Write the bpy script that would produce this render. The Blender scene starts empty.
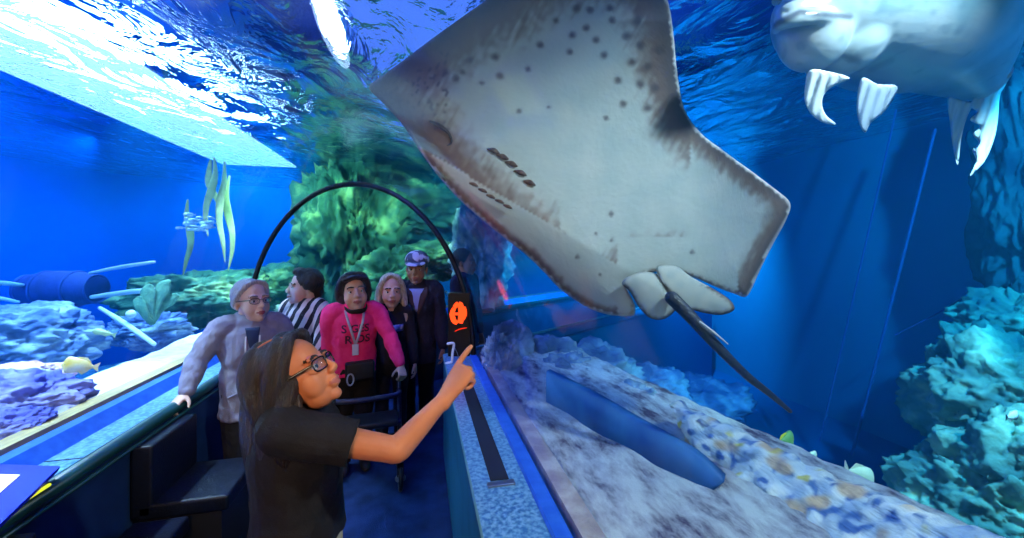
import bpy, bmesh, math, random
from mathutils import Vector, Matrix, noise, geometry
from mathutils.bvhtree import BVHTree
V = Vector
R = math.radians
SC = bpy.context.scene
COL = SC.collection
random.seed(7)

# ------------------------------------------------------------------ camera
F = 400.0                     # focal length in pixels of the 1024 wide frame
T = R(12.95)                  # camera looks this far right of the tunnel axis
EYE = 1.65
HOR = 248.0                   # image row of the horizon
cam = bpy.data.cameras.new('camera'); camo = bpy.data.objects.new('camera', cam); COL.objects.link(camo)
camo.location = (0, 0, EYE); camo.rotation_euler = (R(90), 0, -T)
cam.sensor_width = 36; cam.lens = F/1024*36; cam.shift_y = -(269-HOR)/1024
cam.clip_start = .02; cam.clip_end = 60
SC.camera = camo
CT, ST = math.cos(T), math.sin(T)
def P(px, py, d):             # a world point seen at that pixel, d metres ahead
    cx = (px-512)*d/F
    return V((cx*CT+d*ST, -cx*ST+d*CT, EYE-(py-HOR)*d/F))
def PX(x, y, z):              # the inverse: pixel + depth of a world point
    d = x*ST+y*CT; cx = x*CT-y*ST
    return 512+cx/d*F, HOR-(z-EYE)/d*F, d

# ------------------------------------------------------------------ materials
def lin(c):
    f = lambda v: v/12.92 if v <= .04045 else ((v+.055)/1.055)**2.4
    return tuple(f(v/255) for v in c[:3])+(1,)
MATS = {}
def mat(name, col, rough=.6, col2=None, scale=8, bump=0, bscale=None, metal=0, stretch=None, spec=.4, detail=5,
        emit=None, estr=0, sheen=0, contrast=(.35, .65), sss=0, col3=None):
    if name in MATS: return MATS[name]
    m = bpy.data.materials.new(name); m.use_nodes = True; MATS[name] = m
    nt = m.node_tree; N = nt.nodes; L = nt.links; b = N['Principled BSDF']
    b.inputs['Base Color'].default_value = lin(col); b.inputs['Roughness'].default_value = rough
    b.inputs['Metallic'].default_value = metal; b.inputs['Specular IOR Level'].default_value = spec
    if sheen: b.inputs['Sheen Weight'].default_value = sheen
    if sss:
        b.inputs['Subsurface Weight'].default_value = sss; b.inputs['Subsurface Scale'].default_value = .006
        b.inputs['Subsurface Radius'].default_value = (1, .3, .15)
    if emit: b.inputs['Emission Color'].default_value = lin(emit); b.inputs['Emission Strength'].default_value = estr
    tc = N.new('ShaderNodeTexCoord'); mp = N.new('ShaderNodeMapping'); L.new(tc.outputs['Object'], mp.inputs[0])
    if stretch: mp.inputs['Scale'].default_value = stretch
    if col2:
        nz = N.new('ShaderNodeTexNoise'); nz.inputs['Scale'].default_value = scale; nz.inputs['Detail'].default_value = detail
        L.new(mp.outputs[0], nz.inputs['Vector'])
        cr = N.new('ShaderNodeValToRGB'); e = cr.color_ramp.elements
        e[0].position, e[1].position = contrast; e[0].color = lin(col); e[1].color = lin(col2)
        if col3:
            k = e.new((contrast[0]+contrast[1])/2); k.color = lin(col3)
        L.new(nz.outputs['Fac'], cr.inputs[0]); L.new(cr.outputs[0], b.inputs['Base Color'])
    if bump:
        n2 = N.new('ShaderNodeTexNoise'); n2.inputs['Scale'].default_value = bscale or scale*3; n2.inputs['Detail'].default_value = 6
        L.new(mp.outputs[0], n2.inputs['Vector'])
        bp = N.new('ShaderNodeBump'); bp.inputs['Strength'].default_value = bump; bp.inputs['Distance'].default_value = .02
        L.new(n2.outputs['Fac'], bp.inputs['Height']); L.new(bp.outputs[0], b.inputs['Normal'])
    return m
def emat(name, col, s):
    m = bpy.data.materials.new(name); m.use_nodes = True; nt = m.node_tree; nt.nodes.clear()
    e = nt.nodes.new('ShaderNodeEmission'); o = nt.nodes.new('ShaderNodeOutputMaterial')
    e.inputs[0].default_value = lin(col); e.inputs[1].default_value = s; nt.links.new(e.outputs[0], o.inputs[0]); return m
def attr_mat(name, rough=.5, bump=0, bscale=30, attr='pattern', spec=.4):   # colour comes from the painted pattern of the skin
    m = bpy.data.materials.new(name); m.use_nodes = True; nt = m.node_tree; N = nt.nodes; L = nt.links; b = N['Principled BSDF']
    a = N.new('ShaderNodeAttribute'); a.attribute_name = attr; L.new(a.outputs['Color'], b.inputs['Base Color'])
    b.inputs['Roughness'].default_value = rough; b.inputs['Specular IOR Level'].default_value = spec
    if bump:
        n2 = N.new('ShaderNodeTexNoise'); n2.inputs['Scale'].default_value = bscale
        bp = N.new('ShaderNodeBump'); bp.inputs['Strength'].default_value = bump; bp.inputs['Distance'].default_value = .01
        L.new(n2.outputs['Fac'], bp.inputs['Height']); L.new(bp.outputs[0], b.inputs['Normal'])
    return m

# ------------------------------------------------------------------ objects
def tag(o, label=None, cat=None, group=None, kind=None):
    if label: o['label'] = label
    if cat: o['category'] = cat
    if group: o['group'] = group
    if kind: o['kind'] = kind
    return o
def empty(name, loc, rz=0, label=None, cat=None, group=None):
    o = bpy.data.objects.new(name, None); COL.objects.link(o); o.location = loc; o.rotation_euler = (0, 0, rz)
    o.empty_display_size = .05
    bpy.context.view_layer.update()
    return tag(o, label, cat, group)
def link(name, me, mats=None, parent=None, world=False):
    o = bpy.data.objects.new(name, me); COL.objects.link(o)
    if mats:
        for m in (mats if isinstance(mats, (list, tuple)) else [mats]): me.materials.append(m)
    if parent:
        o.parent = parent
        if world:                                  # geometry was written in world coordinates
            bpy.context.view_layer.update()
            o.matrix_parent_inverse = parent.matrix_world.inverted()
    return o
def bm_obj(name, bm, mats, parent=None, smooth=True, world=False):
    bmesh.ops.recalc_face_normals(bm, faces=bm.faces)
    me = bpy.data.meshes.new(name); bm.to_mesh(me); bm.free()
    if smooth:
        for p in me.polygons: p.use_smooth = True
    return link(name, me, mats, parent, world)
def struct(o): o['kind'] = 'structure'; return o
def copy_tree(o, parent=None):
    c = o.copy(); COL.objects.link(c)
    if parent: c.parent = parent
    for ch in list(o.children): copy_tree(ch, c)
    return c

def add_box(bm, lo, hi, bev=0, M=None, seg=2):
    r = bmesh.ops.create_cube(bm, size=1)
    vs = r['verts']
    lo, hi = V(lo), V(hi)
    for v in vs:
        v.co = V((lo[i]+(v.co[i]+.5)*(hi[i]-lo[i]) for i in range(3)))
    if bev:
        es = list({e for v in vs for e in v.link_edges})
        rr = bmesh.ops.bevel(bm, geom=es, offset=bev, segments=seg, affect='EDGES', profile=.6)
        vs = list({v for f in rr['faces'] for v in f.verts} | {v for v in vs if v.is_valid})
        # all verts linked to this island
        seen = set(vs); st = list(vs)
        while st:
            v = st.pop()
            for e in v.link_edges:
                w = e.other_vert(v)
                if w not in seen: seen.add(w); st.append(w)
        vs = list(seen)
    if M:
        for v in vs: v.co = M @ v.co
    return vs
def catmull(pts, rad, n):
    if n <= 1 or len(pts) < 3: return pts, rad
    op, orr = [], []
    k = len(pts)
    for i in range(k-1):
        p0, p1, p2, p3 = pts[max(i-1, 0)], pts[i], pts[i+1], pts[min(i+2, k-1)]
        r0, r1, r2, r3 = rad[max(i-1, 0)], rad[i], rad[i+1], rad[min(i+2, k-1)]
        for j in range(n):
            t = j/n; t2 = t*t; t3 = t2*t
            w = (-.5*t3+t2-.5*t, 1.5*t3-2.5*t2+1, -1.5*t3+2*t2+.5*t, .5*t3-.5*t2)
            op.append(p0*w[0]+p1*w[1]+p2*w[2]+p3*w[3])
            orr.append(tuple(max(.0008, r0[a]*w[0]+r1[a]*w[1]+r2[a]*w[2]+r3[a]*w[3]) for a in (0, 1)))
    op.append(pts[-1]); orr.append(rad[-1])
    return op, orr
def add_tube(bm, pts, rad, side=None, n=12, sub=4, cap=True, flat=(False, False)):
    pts = [V(p) for p in pts]
    if not isinstance(rad, (list, tuple)): rad = [rad]*len(pts)
    rad = [r if isinstance(r, (tuple, list)) else (r, r) for r in rad]
    pts, rad = catmull(pts, rad, sub)
    k = len(pts)
    tan = [(pts[min(i+1, k-1)]-pts[max(i-1, 0)]).normalized() for i in range(k)]
    s = V(side) if side else (V((1, 0, 0)) if abs(tan[0].x) < .9 else V((0, 1, 0)))
    frames = []
    for i in range(k):
        ref = V(side) if side else s
        s = ref-tan[i]*ref.dot(tan[i])
        if s.length < 1e-4: s = tan[i].orthogonal()
        s = s.normalized(); u = tan[i].cross(s); frames.append((s, u))
    rings = []
    def ring(c, fr, a, b):
        return [bm.verts.new(c+fr[0]*a*math.cos(q)+fr[1]*b*math.sin(q)) for q in (2*math.pi*j/n for j in range(n))]
    if cap and not flat[0]:
        e = min(rad[0])
        for a in (75, 50, 25): rings.append(ring(pts[0]-tan[0]*e*math.sin(R(a)), frames[0], rad[0][0]*math.cos(R(a)), rad[0][1]*math.cos(R(a))))
    for i in range(k): rings.append(ring(pts[i], frames[i], *rad[i]))
    if cap and not flat[1]:
        e = min(rad[-1])
        for a in (25, 50, 75): rings.append(ring(pts[-1]+tan[-1]*e*math.sin(R(a)), frames[-1], rad[-1][0]*math.cos(R(a)), rad[-1][1]*math.cos(R(a))))
    for a, b in zip(rings, rings[1:]):
        for j in range(n): bm.faces.new((a[j], a[(j+1) % n], b[(j+1) % n], b[j]))
    if cap:
        bm.faces.new(rings[0][::-1]); bm.faces.new(rings[-1])
    return [v for r in rings for v in r]
def add_loop_tube(bm, pts, r, n=8):                 # closed ring of tube
    pts = [V(p) for p in pts]; k = len(pts); rings = []
    c = sum(pts, V())/k
    nrm = V()
    for i in range(k): nrm += (pts[i]-c).cross(pts[(i+1) % k]-c)
    nrm.normalize()
    for i in range(k):
        t = (pts[(i+1) % k]-pts[i-1]).normalized(); s = t.cross(nrm).normalized()
        rings.append([bm.verts.new(pts[i]+s*r*math.cos(q)+nrm*r*math.sin(q)) for q in (2*math.pi*j/n for j in range(n))])
    for i in range(k):
        a, b = rings[i], rings[(i+1) % k]
        for j in range(n): bm.faces.new((a[j], a[(j+1) % n], b[(j+1) % n], b[j]))
def add_ell(bm, c, r, rot=None, seg=20):
    if not isinstance(r, (tuple, list)): r = (r, r, r)
    M = Matrix.Translation(V(c)) @ (rot.to_4x4() if rot else Matrix()) @ Matrix.Diagonal((*r, 1))
    return bmesh.ops.create_uvsphere(bm, u_segments=seg, v_segments=max(8, seg*2//3), radius=1, matrix=M)['verts']
def rotm(x=0, y=0, z=0):
    return (Matrix.Rotation(R(z), 3, 'Z') @ Matrix.Rotation(R(y), 3, 'Y') @ Matrix.Rotation(R(x), 3, 'X'))

def remesh(bm, voxel, smooth=2, fac=.5):            # melt overlapping closed shells into one continuous skin
    bmesh.ops.recalc_face_normals(bm, faces=bm.faces)
    me = bpy.data.meshes.new('tmp'); bm.to_mesh(me); bm.free()
    o = bpy.data.objects.new('tmp', me); COL.objects.link(o)
    m = o.modifiers.new('r', 'REMESH'); m.mode = 'VOXEL'; m.voxel_size = voxel
    if smooth:
        s = o.modifiers.new('s', 'SMOOTH'); s.factor = fac; s.iterations = smooth
    dg = bpy.context.evaluated_depsgraph_get()
    out = bpy.data.meshes.new_from_object(o.evaluated_get(dg))
    bpy.data.objects.remove(o); bpy.data.meshes.remove(me)
    for p in out.polygons: p.use_smooth = True
    return out
def wrinkle(me, amp, sc, seed=0, zs=1, keep=None):
    nr = [v.normal.copy() for v in me.vertices]
    for v, n in zip(me.vertices, nr):
        q = V((v.co.x*sc+seed, v.co.y*sc, v.co.z*sc*zs))
        d = noise.noise(q)*amp+noise.noise(q*2.7)*amp*.45
        v.co += n*d
def clean(me):                                      # drop loose bits the remesh may leave
    me.validate(); return me

# ------------------------------------------------------------------ rocks
def rock_mesh(size, seed, sub=6, amp=.35, freq=1.6, ridged=.5, flat=0):
    bm = bmesh.new(); bmesh.ops.create_icosphere(bm, subdivisions=sub, radius=1)
    for v in bm.verts:
        d = v.co.normalized()
        q = d*freq+V((seed*3.7, seed*1.3, -seed*2.1))
        h = noise.fractal(q, .8, 2.1, 6)*amp
        h += (1-abs(noise.noise(q*2.2+V((5, 1, 2))))*2)*amp*.35*ridged
        h += (1-abs(noise.noise(q*4.6+V((2, 7, 1))))*2.2)*amp*.20*ridged
        h += noise.noise(q*7)*amp*.16+noise.noise(q*15)*amp*.12+(1-abs(noise.noise(V((q.x*6, q.y*6, q.z*14))))*2)*amp*.09*ridged
        w = d*(1+h)
        if flat and w.z < -flat: w.z = -flat
        v.co = V((w.x*size[0], w.y*size[1], w.z*size[2]))
    bmesh.ops.recalc_face_normals(bm, faces=bm.faces)
    me = bpy.data.meshes.new('rock'); bm.to_mesh(me); bm.free()
    for p in me.polygons: p.use_smooth = True
    return me
def rock(name, loc, size, seed, m, label, cat='rock', rz=0, group=None, **k):
    o = link(name, rock_mesh(size, seed, **k), m); o.location = loc; o.rotation_euler = (0, 0, R(rz))
    return tag(o, label, cat, group)
# ------------------------------------------------------------------ the tunnel's sweep
XC, HW, BASE, RISE = -.585, 1.015, .80, 1.42        # centre, half width, sill height, height of the vault above it
TURN = 56.0; CY = 3.67; L2 = 6.0; Y0 = -1.6
TM = math.tan(R(TURN/2)); D2 = V((math.sin(R(TURN)), math.cos(R(TURN)), 0)); N2 = V((math.cos(R(TURN)), -math.sin(R(TURN)), 0))
def station(k, x, z):                               # profile point (x in the straight part) at the start, the mitre, the far end
    o = x-XC
    if k == 0: return V((x, Y0, z))
    if k == 1: return V((x, CY-o*TM, z))
    return V((XC, CY, 0))+D2*L2+N2*o+V((0, 0, z))
def sweep(bm, prof, closed=True, ks=(0, 1, 2), caps=True, ext=0):
    rings = []
    for k in ks: rings.append([bm.verts.new(station(k, x, z)) for x, z in prof])
    n = len(prof)
    for a, b in zip(rings, rings[1:]):
        for j in range(n if closed else n-1): bm.faces.new((a[j], a[(j+1) % n], b[(j+1) % n], b[j]))
    if closed and caps: bm.faces.new(rings[0][::-1]); bm.faces.new(rings[-1])
    return rings
def rect(x0, z0, x1, z1): return [(x0, z0), (x1, z0), (x1, z1), (x0, z1)]
def arch(dx=0, dz=0, n=40):
    return [(XC+(HW+dx)*math.cos(math.pi*i/n), BASE+(RISE+dz)*math.sin(math.pi*i/n)) for i in range(n+1)]
def in_tunnel(x, y, m=0.0):
    if y < CY-(x-XC)*TM: return abs(x-XC) < HW+m
    d = V((x-XC, y-CY, 0)); return abs(d.dot(N2)) < HW+m

carpet = mat('blue_carpet', (18, 34, 74), .95, (28, 50, 100), 6, .3, 180, spec=.1)
navy = mat('navy_laminate', (18, 40, 76), .55, (26, 52, 92), 5, spec=.3)
teal_lam = mat('teal_laminate', (22, 82, 118), .5, (30, 98, 135), 6, spec=.3)
speck = mat('speckled_worktop', (52, 104, 158), .35, (112, 158, 196), 60, 0, col3=(84, 134, 178), contrast=(.38, .62), spec=.4)
bluelip = mat('bright_blue_lip', (30, 84, 190), .4, (44, 100, 205), 20)
railmat = mat('dark_green_rail', (10, 44, 52), .3, (16, 60, 66), 6, spec=.5)
beadm = mat('pale_teal_bead', (96, 150, 160), .35, (120, 170, 176), 10)
slotm = mat('slot_grille', (10, 18, 44), .8)
metal = mat('brushed_metal', (150, 160, 175), .3, metal=.9)
timber = mat('ochre_timber', (150, 128, 96), .6, (180, 150, 100), 7, .2, stretch=(6, 1, 6))

def sweep_obj(name, profs, m, ks=(0, 1, 2), smooth=False, parent=None):
    bm = bmesh.new()
    for p in profs: sweep(bm, p, ks=ks)
    return bm_obj(name, bm, m, parent, smooth=smooth)
struct(sweep_obj('floor', [rect(-1.36, -.08, .24, 0)], carpet))
struct(sweep_obj('wall_left', [rect(-1.62, 0, -1.31, .745)], navy))
struct(sweep_obj('wall_right', [rect(.183, 0, .43, .765)], teal_lam))
struct(sweep_obj('trim_1', [rect(-1.50, .745, -1.345, .775)], speck))
# left rail: rounded bar with a bead under it
rp = [(-1.318+.036*math.cos(a), .772+.030*math.sin(a)) for a in (2*math.pi*i/16 for i in range(16))]
struct(sweep_obj('trim_2', [rp], railmat, smooth=True))
struct(sweep_obj('trim_3', [[(-1.292+.010*math.cos(a), .728+.010*math.sin(a)) for a in (2*math.pi*i/10 for i in range(10))]], railmat, smooth=True))
struct(sweep_obj('trim_4', [[(-1.50, .745), (-1.50, .775), (-1.545, .835), (-1.60, .835), (-1.60, .745)]], bluelip))
# right sill: bead, speckled top, raised blue lip
struct(sweep_obj('trim_5', [[(.19+.013*math.cos(a), .785+.013*math.sin(a)) for a in (2*math.pi*i/12 for i in range(12))]], beadm, smooth=True))
struct(sweep_obj('trim_6', [rect(.183, .765, .40, .798)], speck, ks=(0, 1)))
struct(sweep_obj('trim_7', [[(.375, .79), (.383, .812), (.432, .812), (.432, .79)]], bluelip, ks=(0, 1)))
# timber kerb outside each pane
struct(sweep_obj('trim_8', [rect(-1.72, .74, -1.635, .842)], timber))
sillstone = mat('sill_stone', (150, 130, 130), .8, (196, 184, 180), 9, .4, 60, col3=(168, 150, 146))
struct(sweep_obj('trim_9', [rect(.462, .70, .53, .806)], sillstone, ks=(0, 1)))
struct(sweep_obj('trim_12', [rect(.535, -.6, .545, .79)], mat('tank_side_paint', (0, 96, 140), .9, spec=.05), ks=(1, 2)))
# black joint ring where the two tunnel lengths meet
blackm = mat('black_rubber', (8, 10, 16), .5, spec=.3)
bm = bmesh.new()
add_tube(bm, [station(1, x, z) for x, z in arch(-.02, -.02, 60)], .022, n=10, sub=1)
struct(bm_obj('trim_10', bm, blackm))

# ------------------------------------------------------------------ acrylic and water
def glass_mat():
    m = bpy.data.materials.new('acrylic'); m.use_nodes = True; nt = m.node_tree; N = nt.nodes; L = nt.links; N.clear()
    o = N.new('ShaderNodeOutputMaterial'); mx = N.new('ShaderNodeMixShader'); tr = N.new('ShaderNodeBsdfTransparent')
    gl = N.new('ShaderNodeBsdfGlossy'); gl.inputs['Roughness'].default_value = .09
    lw = N.new('ShaderNodeLayerWeight'); lw.inputs['Blend'].default_value = .5
    pw = N.new('ShaderNodeMath'); pw.operation = 'POWER'; pw.inputs[1].default_value = 4
    ml = N.new('ShaderNodeMath'); ml.operation = 'MULTIPLY_ADD'; ml.inputs[1].default_value = .5; ml.inputs[2].default_value = .035
    ge = N.new('ShaderNodeNewGeometry'); fr = N.new('ShaderNodeMath'); fr.operation = 'MULTIPLY'      # acrylic against water hardly reflects
    iv = N.new('ShaderNodeMath'); iv.operation = 'SUBTRACT'; iv.inputs[0].default_value = 1
    L.new(lw.outputs['Facing'], pw.inputs[0]); L.new(pw.outputs[0], ml.inputs[0]); L.new(ge.outputs['Backfacing'], iv.inputs[1])
    L.new(ml.outputs[0], fr.inputs[0]); L.new(iv.outputs[0], fr.inputs[1])
    tc = N.new('ShaderNodeTexCoord'); mp = N.new('ShaderNodeMapping'); mp.inputs['Scale'].default_value = (1, .15, 1)
    nz = N.new('ShaderNodeTexNoise'); nz.inputs['Scale'].default_value = 9; bp = N.new('ShaderNodeBump'); bp.inputs['Strength'].default_value = .06
    bp.inputs['Distance'].default_value = .02
    L.new(tc.outputs['Object'], mp.inputs[0]); L.new(mp.outputs[0], nz.inputs['Vector']); L.new(nz.outputs['Fac'], bp.inputs['Height'])
    L.new(bp.outputs[0], gl.inputs['Normal'])
    tr.inputs[0].default_value = (.97, .985, 1, 1)
    L.new(fr.outputs[0], mx.inputs[0]); L.new(tr.outputs[0], mx.inputs[1]); L.new(gl.outputs[0], mx.inputs[2]); L.new(mx.outputs[0], o.inputs[0])
    return m
acry = glass_mat()
bm = bmesh.new()
inner = arch(0, 0, 96); outer = arch(.03, .03, 96)
inner = [(inner[0][0], .77)]+inner+[(inner[-1][0], .77)]; outer = [(outer[0][0], .77)]+outer+[(outer[-1][0], .77)]
sweep(bm, inner+outer[::-1])
struct(bm_obj('window_1', bm, acry))

TOP = 3.0
def water_mat():
    m = bpy.data.materials.new('aquarium_water'); m.use_nodes = True; nt = m.node_tree; N = nt.nodes; L = nt.links; N.clear()
    o = N.new('ShaderNodeOutputMaterial'); tr = N.new('ShaderNodeBsdfTransparent'); L.new(tr.outputs[0], o.inputs[0])
    ab = N.new('ShaderNodeVolumeAbsorption'); sc = N.new('ShaderNodeVolumeScatter'); ad = N.new('ShaderNodeAddShader')
    ab.inputs['Color'].default_value = WATER_ABS; ab.inputs['Density'].default_value = WATER_ABS_D
    sc.inputs['Color'].default_value = WATER_SC; sc.inputs['Density'].default_value = WATER_SC_D
    sc.inputs['Anisotropy'].default_value = .3
    L.new(ab.outputs[0], ad.inputs[0]); L.new(sc.outputs[0], ad.inputs[1]); L.new(ad.outputs[0], o.inputs['Volume'])
    m.cycles.homogeneous_volume = True
    return m
WATER_ABS = (.03, .62, .90, 1); WATER_ABS_D = .36
WATER_SC = (.02, .42, 1, 1); WATER_SC_D = .035
bm = bmesh.new(); add_box(bm, (-6.2, -1.5, -.6), (5.4, 10.2, TOP))
wat = bm_obj('water', bm, water_mat(), smooth=False)
bm = bmesh.new(); cav = [(inner[0][0]+.032, -.7)]+[(x, z) for x, z in arch(.032, .032, 96)]+[(inner[-1][0]-.032, -.7)]
rs = sweep(bm, cav)
for v in rs[0]: v.co.y -= 1
for v in rs[2]: v.co += D2*3
cut = bm_obj('cut', bm, None, smooth=False)
md = wat.modifiers.new('b', 'BOOLEAN'); md.operation = 'DIFFERENCE'; md.object = cut; md.solver = 'EXACT'
bpy.context.view_layer.update()
me = bpy.data.meshes.new_from_object(wat.evaluated_get(bpy.context.evaluated_depsgraph_get()))
wat.modifiers.clear(); wat.data = me; bpy.data.objects.remove(cut)
struct(wat)
# rippled surface on top of the water
def surf_mat():
    m = bpy.data.materials.new('water_surface'); m.use_nodes = True; nt = m.node_tree; N = nt.nodes; L = nt.links; N.clear()
    o = N.new('ShaderNodeOutputMaterial'); mx = N.new('ShaderNodeMixShader'); mx.inputs[0].default_value = .93
    tr = N.new('ShaderNodeBsdfTransparent'); rf = N.new('ShaderNodeBsdfGlass'); rf.inputs['IOR'].default_value = 1.06; rf.inputs['Roughness'].default_value = .02
    tc = N.new('ShaderNodeTexCoord'); mp = N.new('ShaderNodeMapping'); mp.inputs['Scale'].default_value = (1, .5, 1)
    nz = N.new('ShaderNodeTexNoise'); nz.inputs['Scale'].default_value = 3; nz.inputs['Detail'].default_value = 4; nz.inputs['Distortion'].default_value = 1
    bp = N.new('ShaderNodeBump'); bp.inputs['Strength'].default_value = .6; bp.inputs['Distance'].default_value = .2
    L.new(tc.outputs['Object'], mp.inputs[0]); L.new(mp.outputs[0], nz.inputs['Vector']); L.new(nz.outputs['Fac'], bp.inputs['Height'])
    L.new(bp.outputs[0], rf.inputs['Normal'])
    L.new(tr.outputs[0], mx.inputs[1]); L.new(rf.outputs[0], mx.inputs[2]); L.new(mx.outputs[0], o.inputs[0])
    return m
bm = bmesh.new(); bmesh.ops.create_grid(bm, x_segments=80, y_segments=80, size=1)
for v in bm.verts:
    x, y = -.4+v.co.x*5.8, 4.35+v.co.y*5.85
    v.co = V((x, y, TOP+.03+.03*noise.noise(V((x*1.3, y*.8, 2)))+.015*noise.noise(V((x*4, y*3, 5)))))
struct(bm_obj('water_surface', bm, surf_mat()))

# ------------------------------------------------------------------ tank shell
deep = mat('tank_blue_paint', (0, 134, 152), .9, (4, 146, 164), .6, spec=.05)
leftblue = mat('tank_bright_blue_paint', (0, 124, 222), .9, (0, 138, 232), .5, spec=.05)
darkroof = mat('ceiling_painted_reflections', (22, 36, 104), .9, (120, 128, 120), 1.1, spec=.05, col3=(44, 66, 140), contrast=(.42, .66), detail=6)  # mottling painted in for the blurred reflections overhead
backdark = mat('hall_back_paint', (10, 16, 40), .9, spec=.05)
def wallbox(name, lo, hi, m):
    bm = bmesh.new(); add_box(bm, lo, hi); return struct(bm_obj(name, bm, m, smooth=False))
wallbox('wall_far_right', (5.45, -1.7, -.7), (5.6, 10.4, 4.4), deep)
wallbox('wall_far_left', (-6.4, -1.7, -.7), (-6.25, 10.4, 4.4), leftblue)
wallbox('wall_end', (-6.4, 10.25, -.7), (5.6, 10.4, 4.4), deep)
wallbox('wall_back', (-6.4, -1.75, -.7), (5.6, -1.65, 4.4), backdark)
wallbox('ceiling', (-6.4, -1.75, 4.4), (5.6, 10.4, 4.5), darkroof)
wallbox('floor_tank', (-6.4, -1.75, -.75), (5.6, 10.4, -.65), mat('tank_floor_blue', (0, 110, 140), .9, (4, 120, 150), 2, spec=.05))

sandw = mat('white_coral_sand', (232, 228, 226), .95, (205, 196, 196), 14, .6, 90, spec=.05, col3=(222, 216, 214))
sandr = mat('grey_mottled_sand', (104, 90, 118), .95, (244, 242, 244), 5.5, 1, 60, spec=.05, col3=(206, 200, 210), contrast=(.36, .6), stretch=(2.2, .9, 1), detail=12)
def terrain(name, x0, x1, y0, y1, nx, ny, h, m):
    bm = bmesh.new(); g = [[None]*(ny+1) for _ in range(nx+1)]
    for i in range(nx+1):
        for j in range(ny+1):
            x = x0+(x1-x0)*i/nx; y = y0+(y1-y0)*j/ny
            g[i][j] = bm.verts.new((x, y, h(x, y)))
    for i in range(nx):
        for j in range(ny):
            q = (g[i][j], g[i+1][j], g[i+1][j+1], g[i][j+1])
            c = sum((v.co for v in q), V())/4
            if not in_tunnel(c.x, c.y, .05): bm.faces.new(q)
    bmesh.ops.delete(bm, geom=[v for v in bm.verts if not v.link_faces], context='VERTS')
    return struct(bm_obj(name, bm, m))
def hl(x, y):
    d = -1.62-x
    z = .80+.06*min(d, .5)+.03*noise.noise(V((x*2, y*2, 0)))+.012*noise.noise(V((x*9, y*9, 3)))
    e = -2.08+.10*noise.noise(V((0, y*1.7, 4)))-x
    return z-min(1.3, max(0, e)*1.1)
terrain('ground_left', -6.2, -1.62, -1.5, 10, 130, 220, hl, sandw)
def kerbx(y): return 1.52-.16*max(0, y-.8)           # the line of the rubble kerb
def hr(x, y):
    z = .785+.012*noise.noise(V((x*5, y*3, 0)))+.008*noise.noise(V((x*14, y*9, 3)))
    e = x-(kerbx(y)+.18)
    if e > 0: z -= min(1.35, e*1.5)
    return z
for n in sandr.node_tree.nodes:
    if n.type == 'TEX_NOISE': n.inputs['Roughness'].default_value = .68
terrain('ground_right', .50, 2.7, -1.5, 8.5, 90, 200, hr, sandr)
# rounded corners of the tank shell
def corner(name, cx, cy, r, a0, a1, m):
    bm = bmesh.new(); rows = []
    for i in range(25):
        a = R(a0+(a1-a0)*i/24); c, s = math.cos(a), math.sin(a)
        rows.append([bm.verts.new((cx+q*c, cy+q*s, z)) for q, z in ((r, -.7), (r, 4.4), (r+.1, 4.4), (r+.1, -.7))])
    for a, b in zip(rows, rows[1:]):
        for j in range(4): bm.faces.new((a[j], a[(j+1) % 4], b[(j+1) % 4], b[j]))
    bm.faces.new(rows[0]); bm.faces.new(rows[-1][::-1])
    struct(bm_obj(name, bm, m))
corner('wall_corner_left', -2.7, 6.7, 3.5, 180, 90, leftblue)
corner('wall_corner_right', 1.9, 6.7, 3.5, 0, 90, deep)

# ------------------------------------------------------------------ sill fittings
sl = empty('slot_vent', (.285, 2.2, .80), 0, 'long dark slot vent let into the speckled blue sill', 'vent')
bm = bmesh.new(); add_box(bm, (-.034, -.76, -.006), (.034, .60, .001))
bm_obj('slot', bm, slotm, sl, smooth=False)
bm = bmesh.new(); add_box(bm, (-.05, -.80, -.004), (.05, -.775, .006), .002)
bm_obj('end_strip', bm, metal, sl, smooth=False)
# seam cover across the left worktop
bm = bmesh.new(); add_box(bm, (-1.498, 2.02, .775), (-1.35, 2.026, .777)); struct(bm_obj('trim_11', bm, slotm, smooth=False))

# glowing sign box and its white hook at the end of the right sill
bp0 = P(459, 337, 3.16)
bx = empty('sign_box', (bp0.x, bp0.y, .798), R(-8), 'tall black box with an orange glowing symbol at the end of the sill', 'sign')
bm = bmesh.new(); add_box(bm, (-.085, -.02, 0), (.09, .06, .50), .008); bm_obj('housing', bm, blackm, bx, smooth=False)
sg = emat('orange_glow', (255, 70, 26), 2.2)
bm = bmesh.new(); GS = 1.75
def gl(pts, r): add_tube(bm, [(x*GS, -.0235, .335+(z-.165)*GS) for x, z in pts], [(q*GS, .004) for q in r], side=(1, 0, 0), n=8)
gl([(-.022, .19), (-.03, .165), (-.022, .135), (-.008, .125)], [.009, .011, .011, .009])
gl([(-.02, .195), (-.004, .21), (.014, .205)], [.009, .011, .009])
gl([(.008, .205), (.012, .165), (.006, .125)], [.012, .014, .012])
gl([(.024, .195), (.028, .165), (.02, .14)], [.007, .008, .006])
gl([(-.016, .166), (.006, .166)], [.008, .008])
bm_obj('glowing_symbol', bm, sg, bx)
bm = bmesh.new(); add_tube(bm, [(-.03, -.024, .20), (.01, -.024, .217), (.06, -.024, .225)], [(.010, .003), (.016, .004), (.008, .003)], n=8)
bm_obj('red_reflection', bm, emat('reflection_glow', (255, 50, 26), 1.0), bx)  # glowing strip put in for the red reflection below the symbol
wh = mat('white_plastic', (232, 236, 240), .35)
hk = empty('white_hook_stand', (P(452, 350, 2.95).x, P(452, 350, 2.95).y, .798), 0, 'small white bent stand with a thin cable on the blue sill', 'stand')
bm = bmesh.new(); add_tube(bm, [(-.032, 0, .008), (-.012, 0, .008), (0, 0, .02), (.004, 0, .08), (.014, 0, .135), (.004, 0, .15), (-.03, 0, .147)], .0095, n=10)
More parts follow.
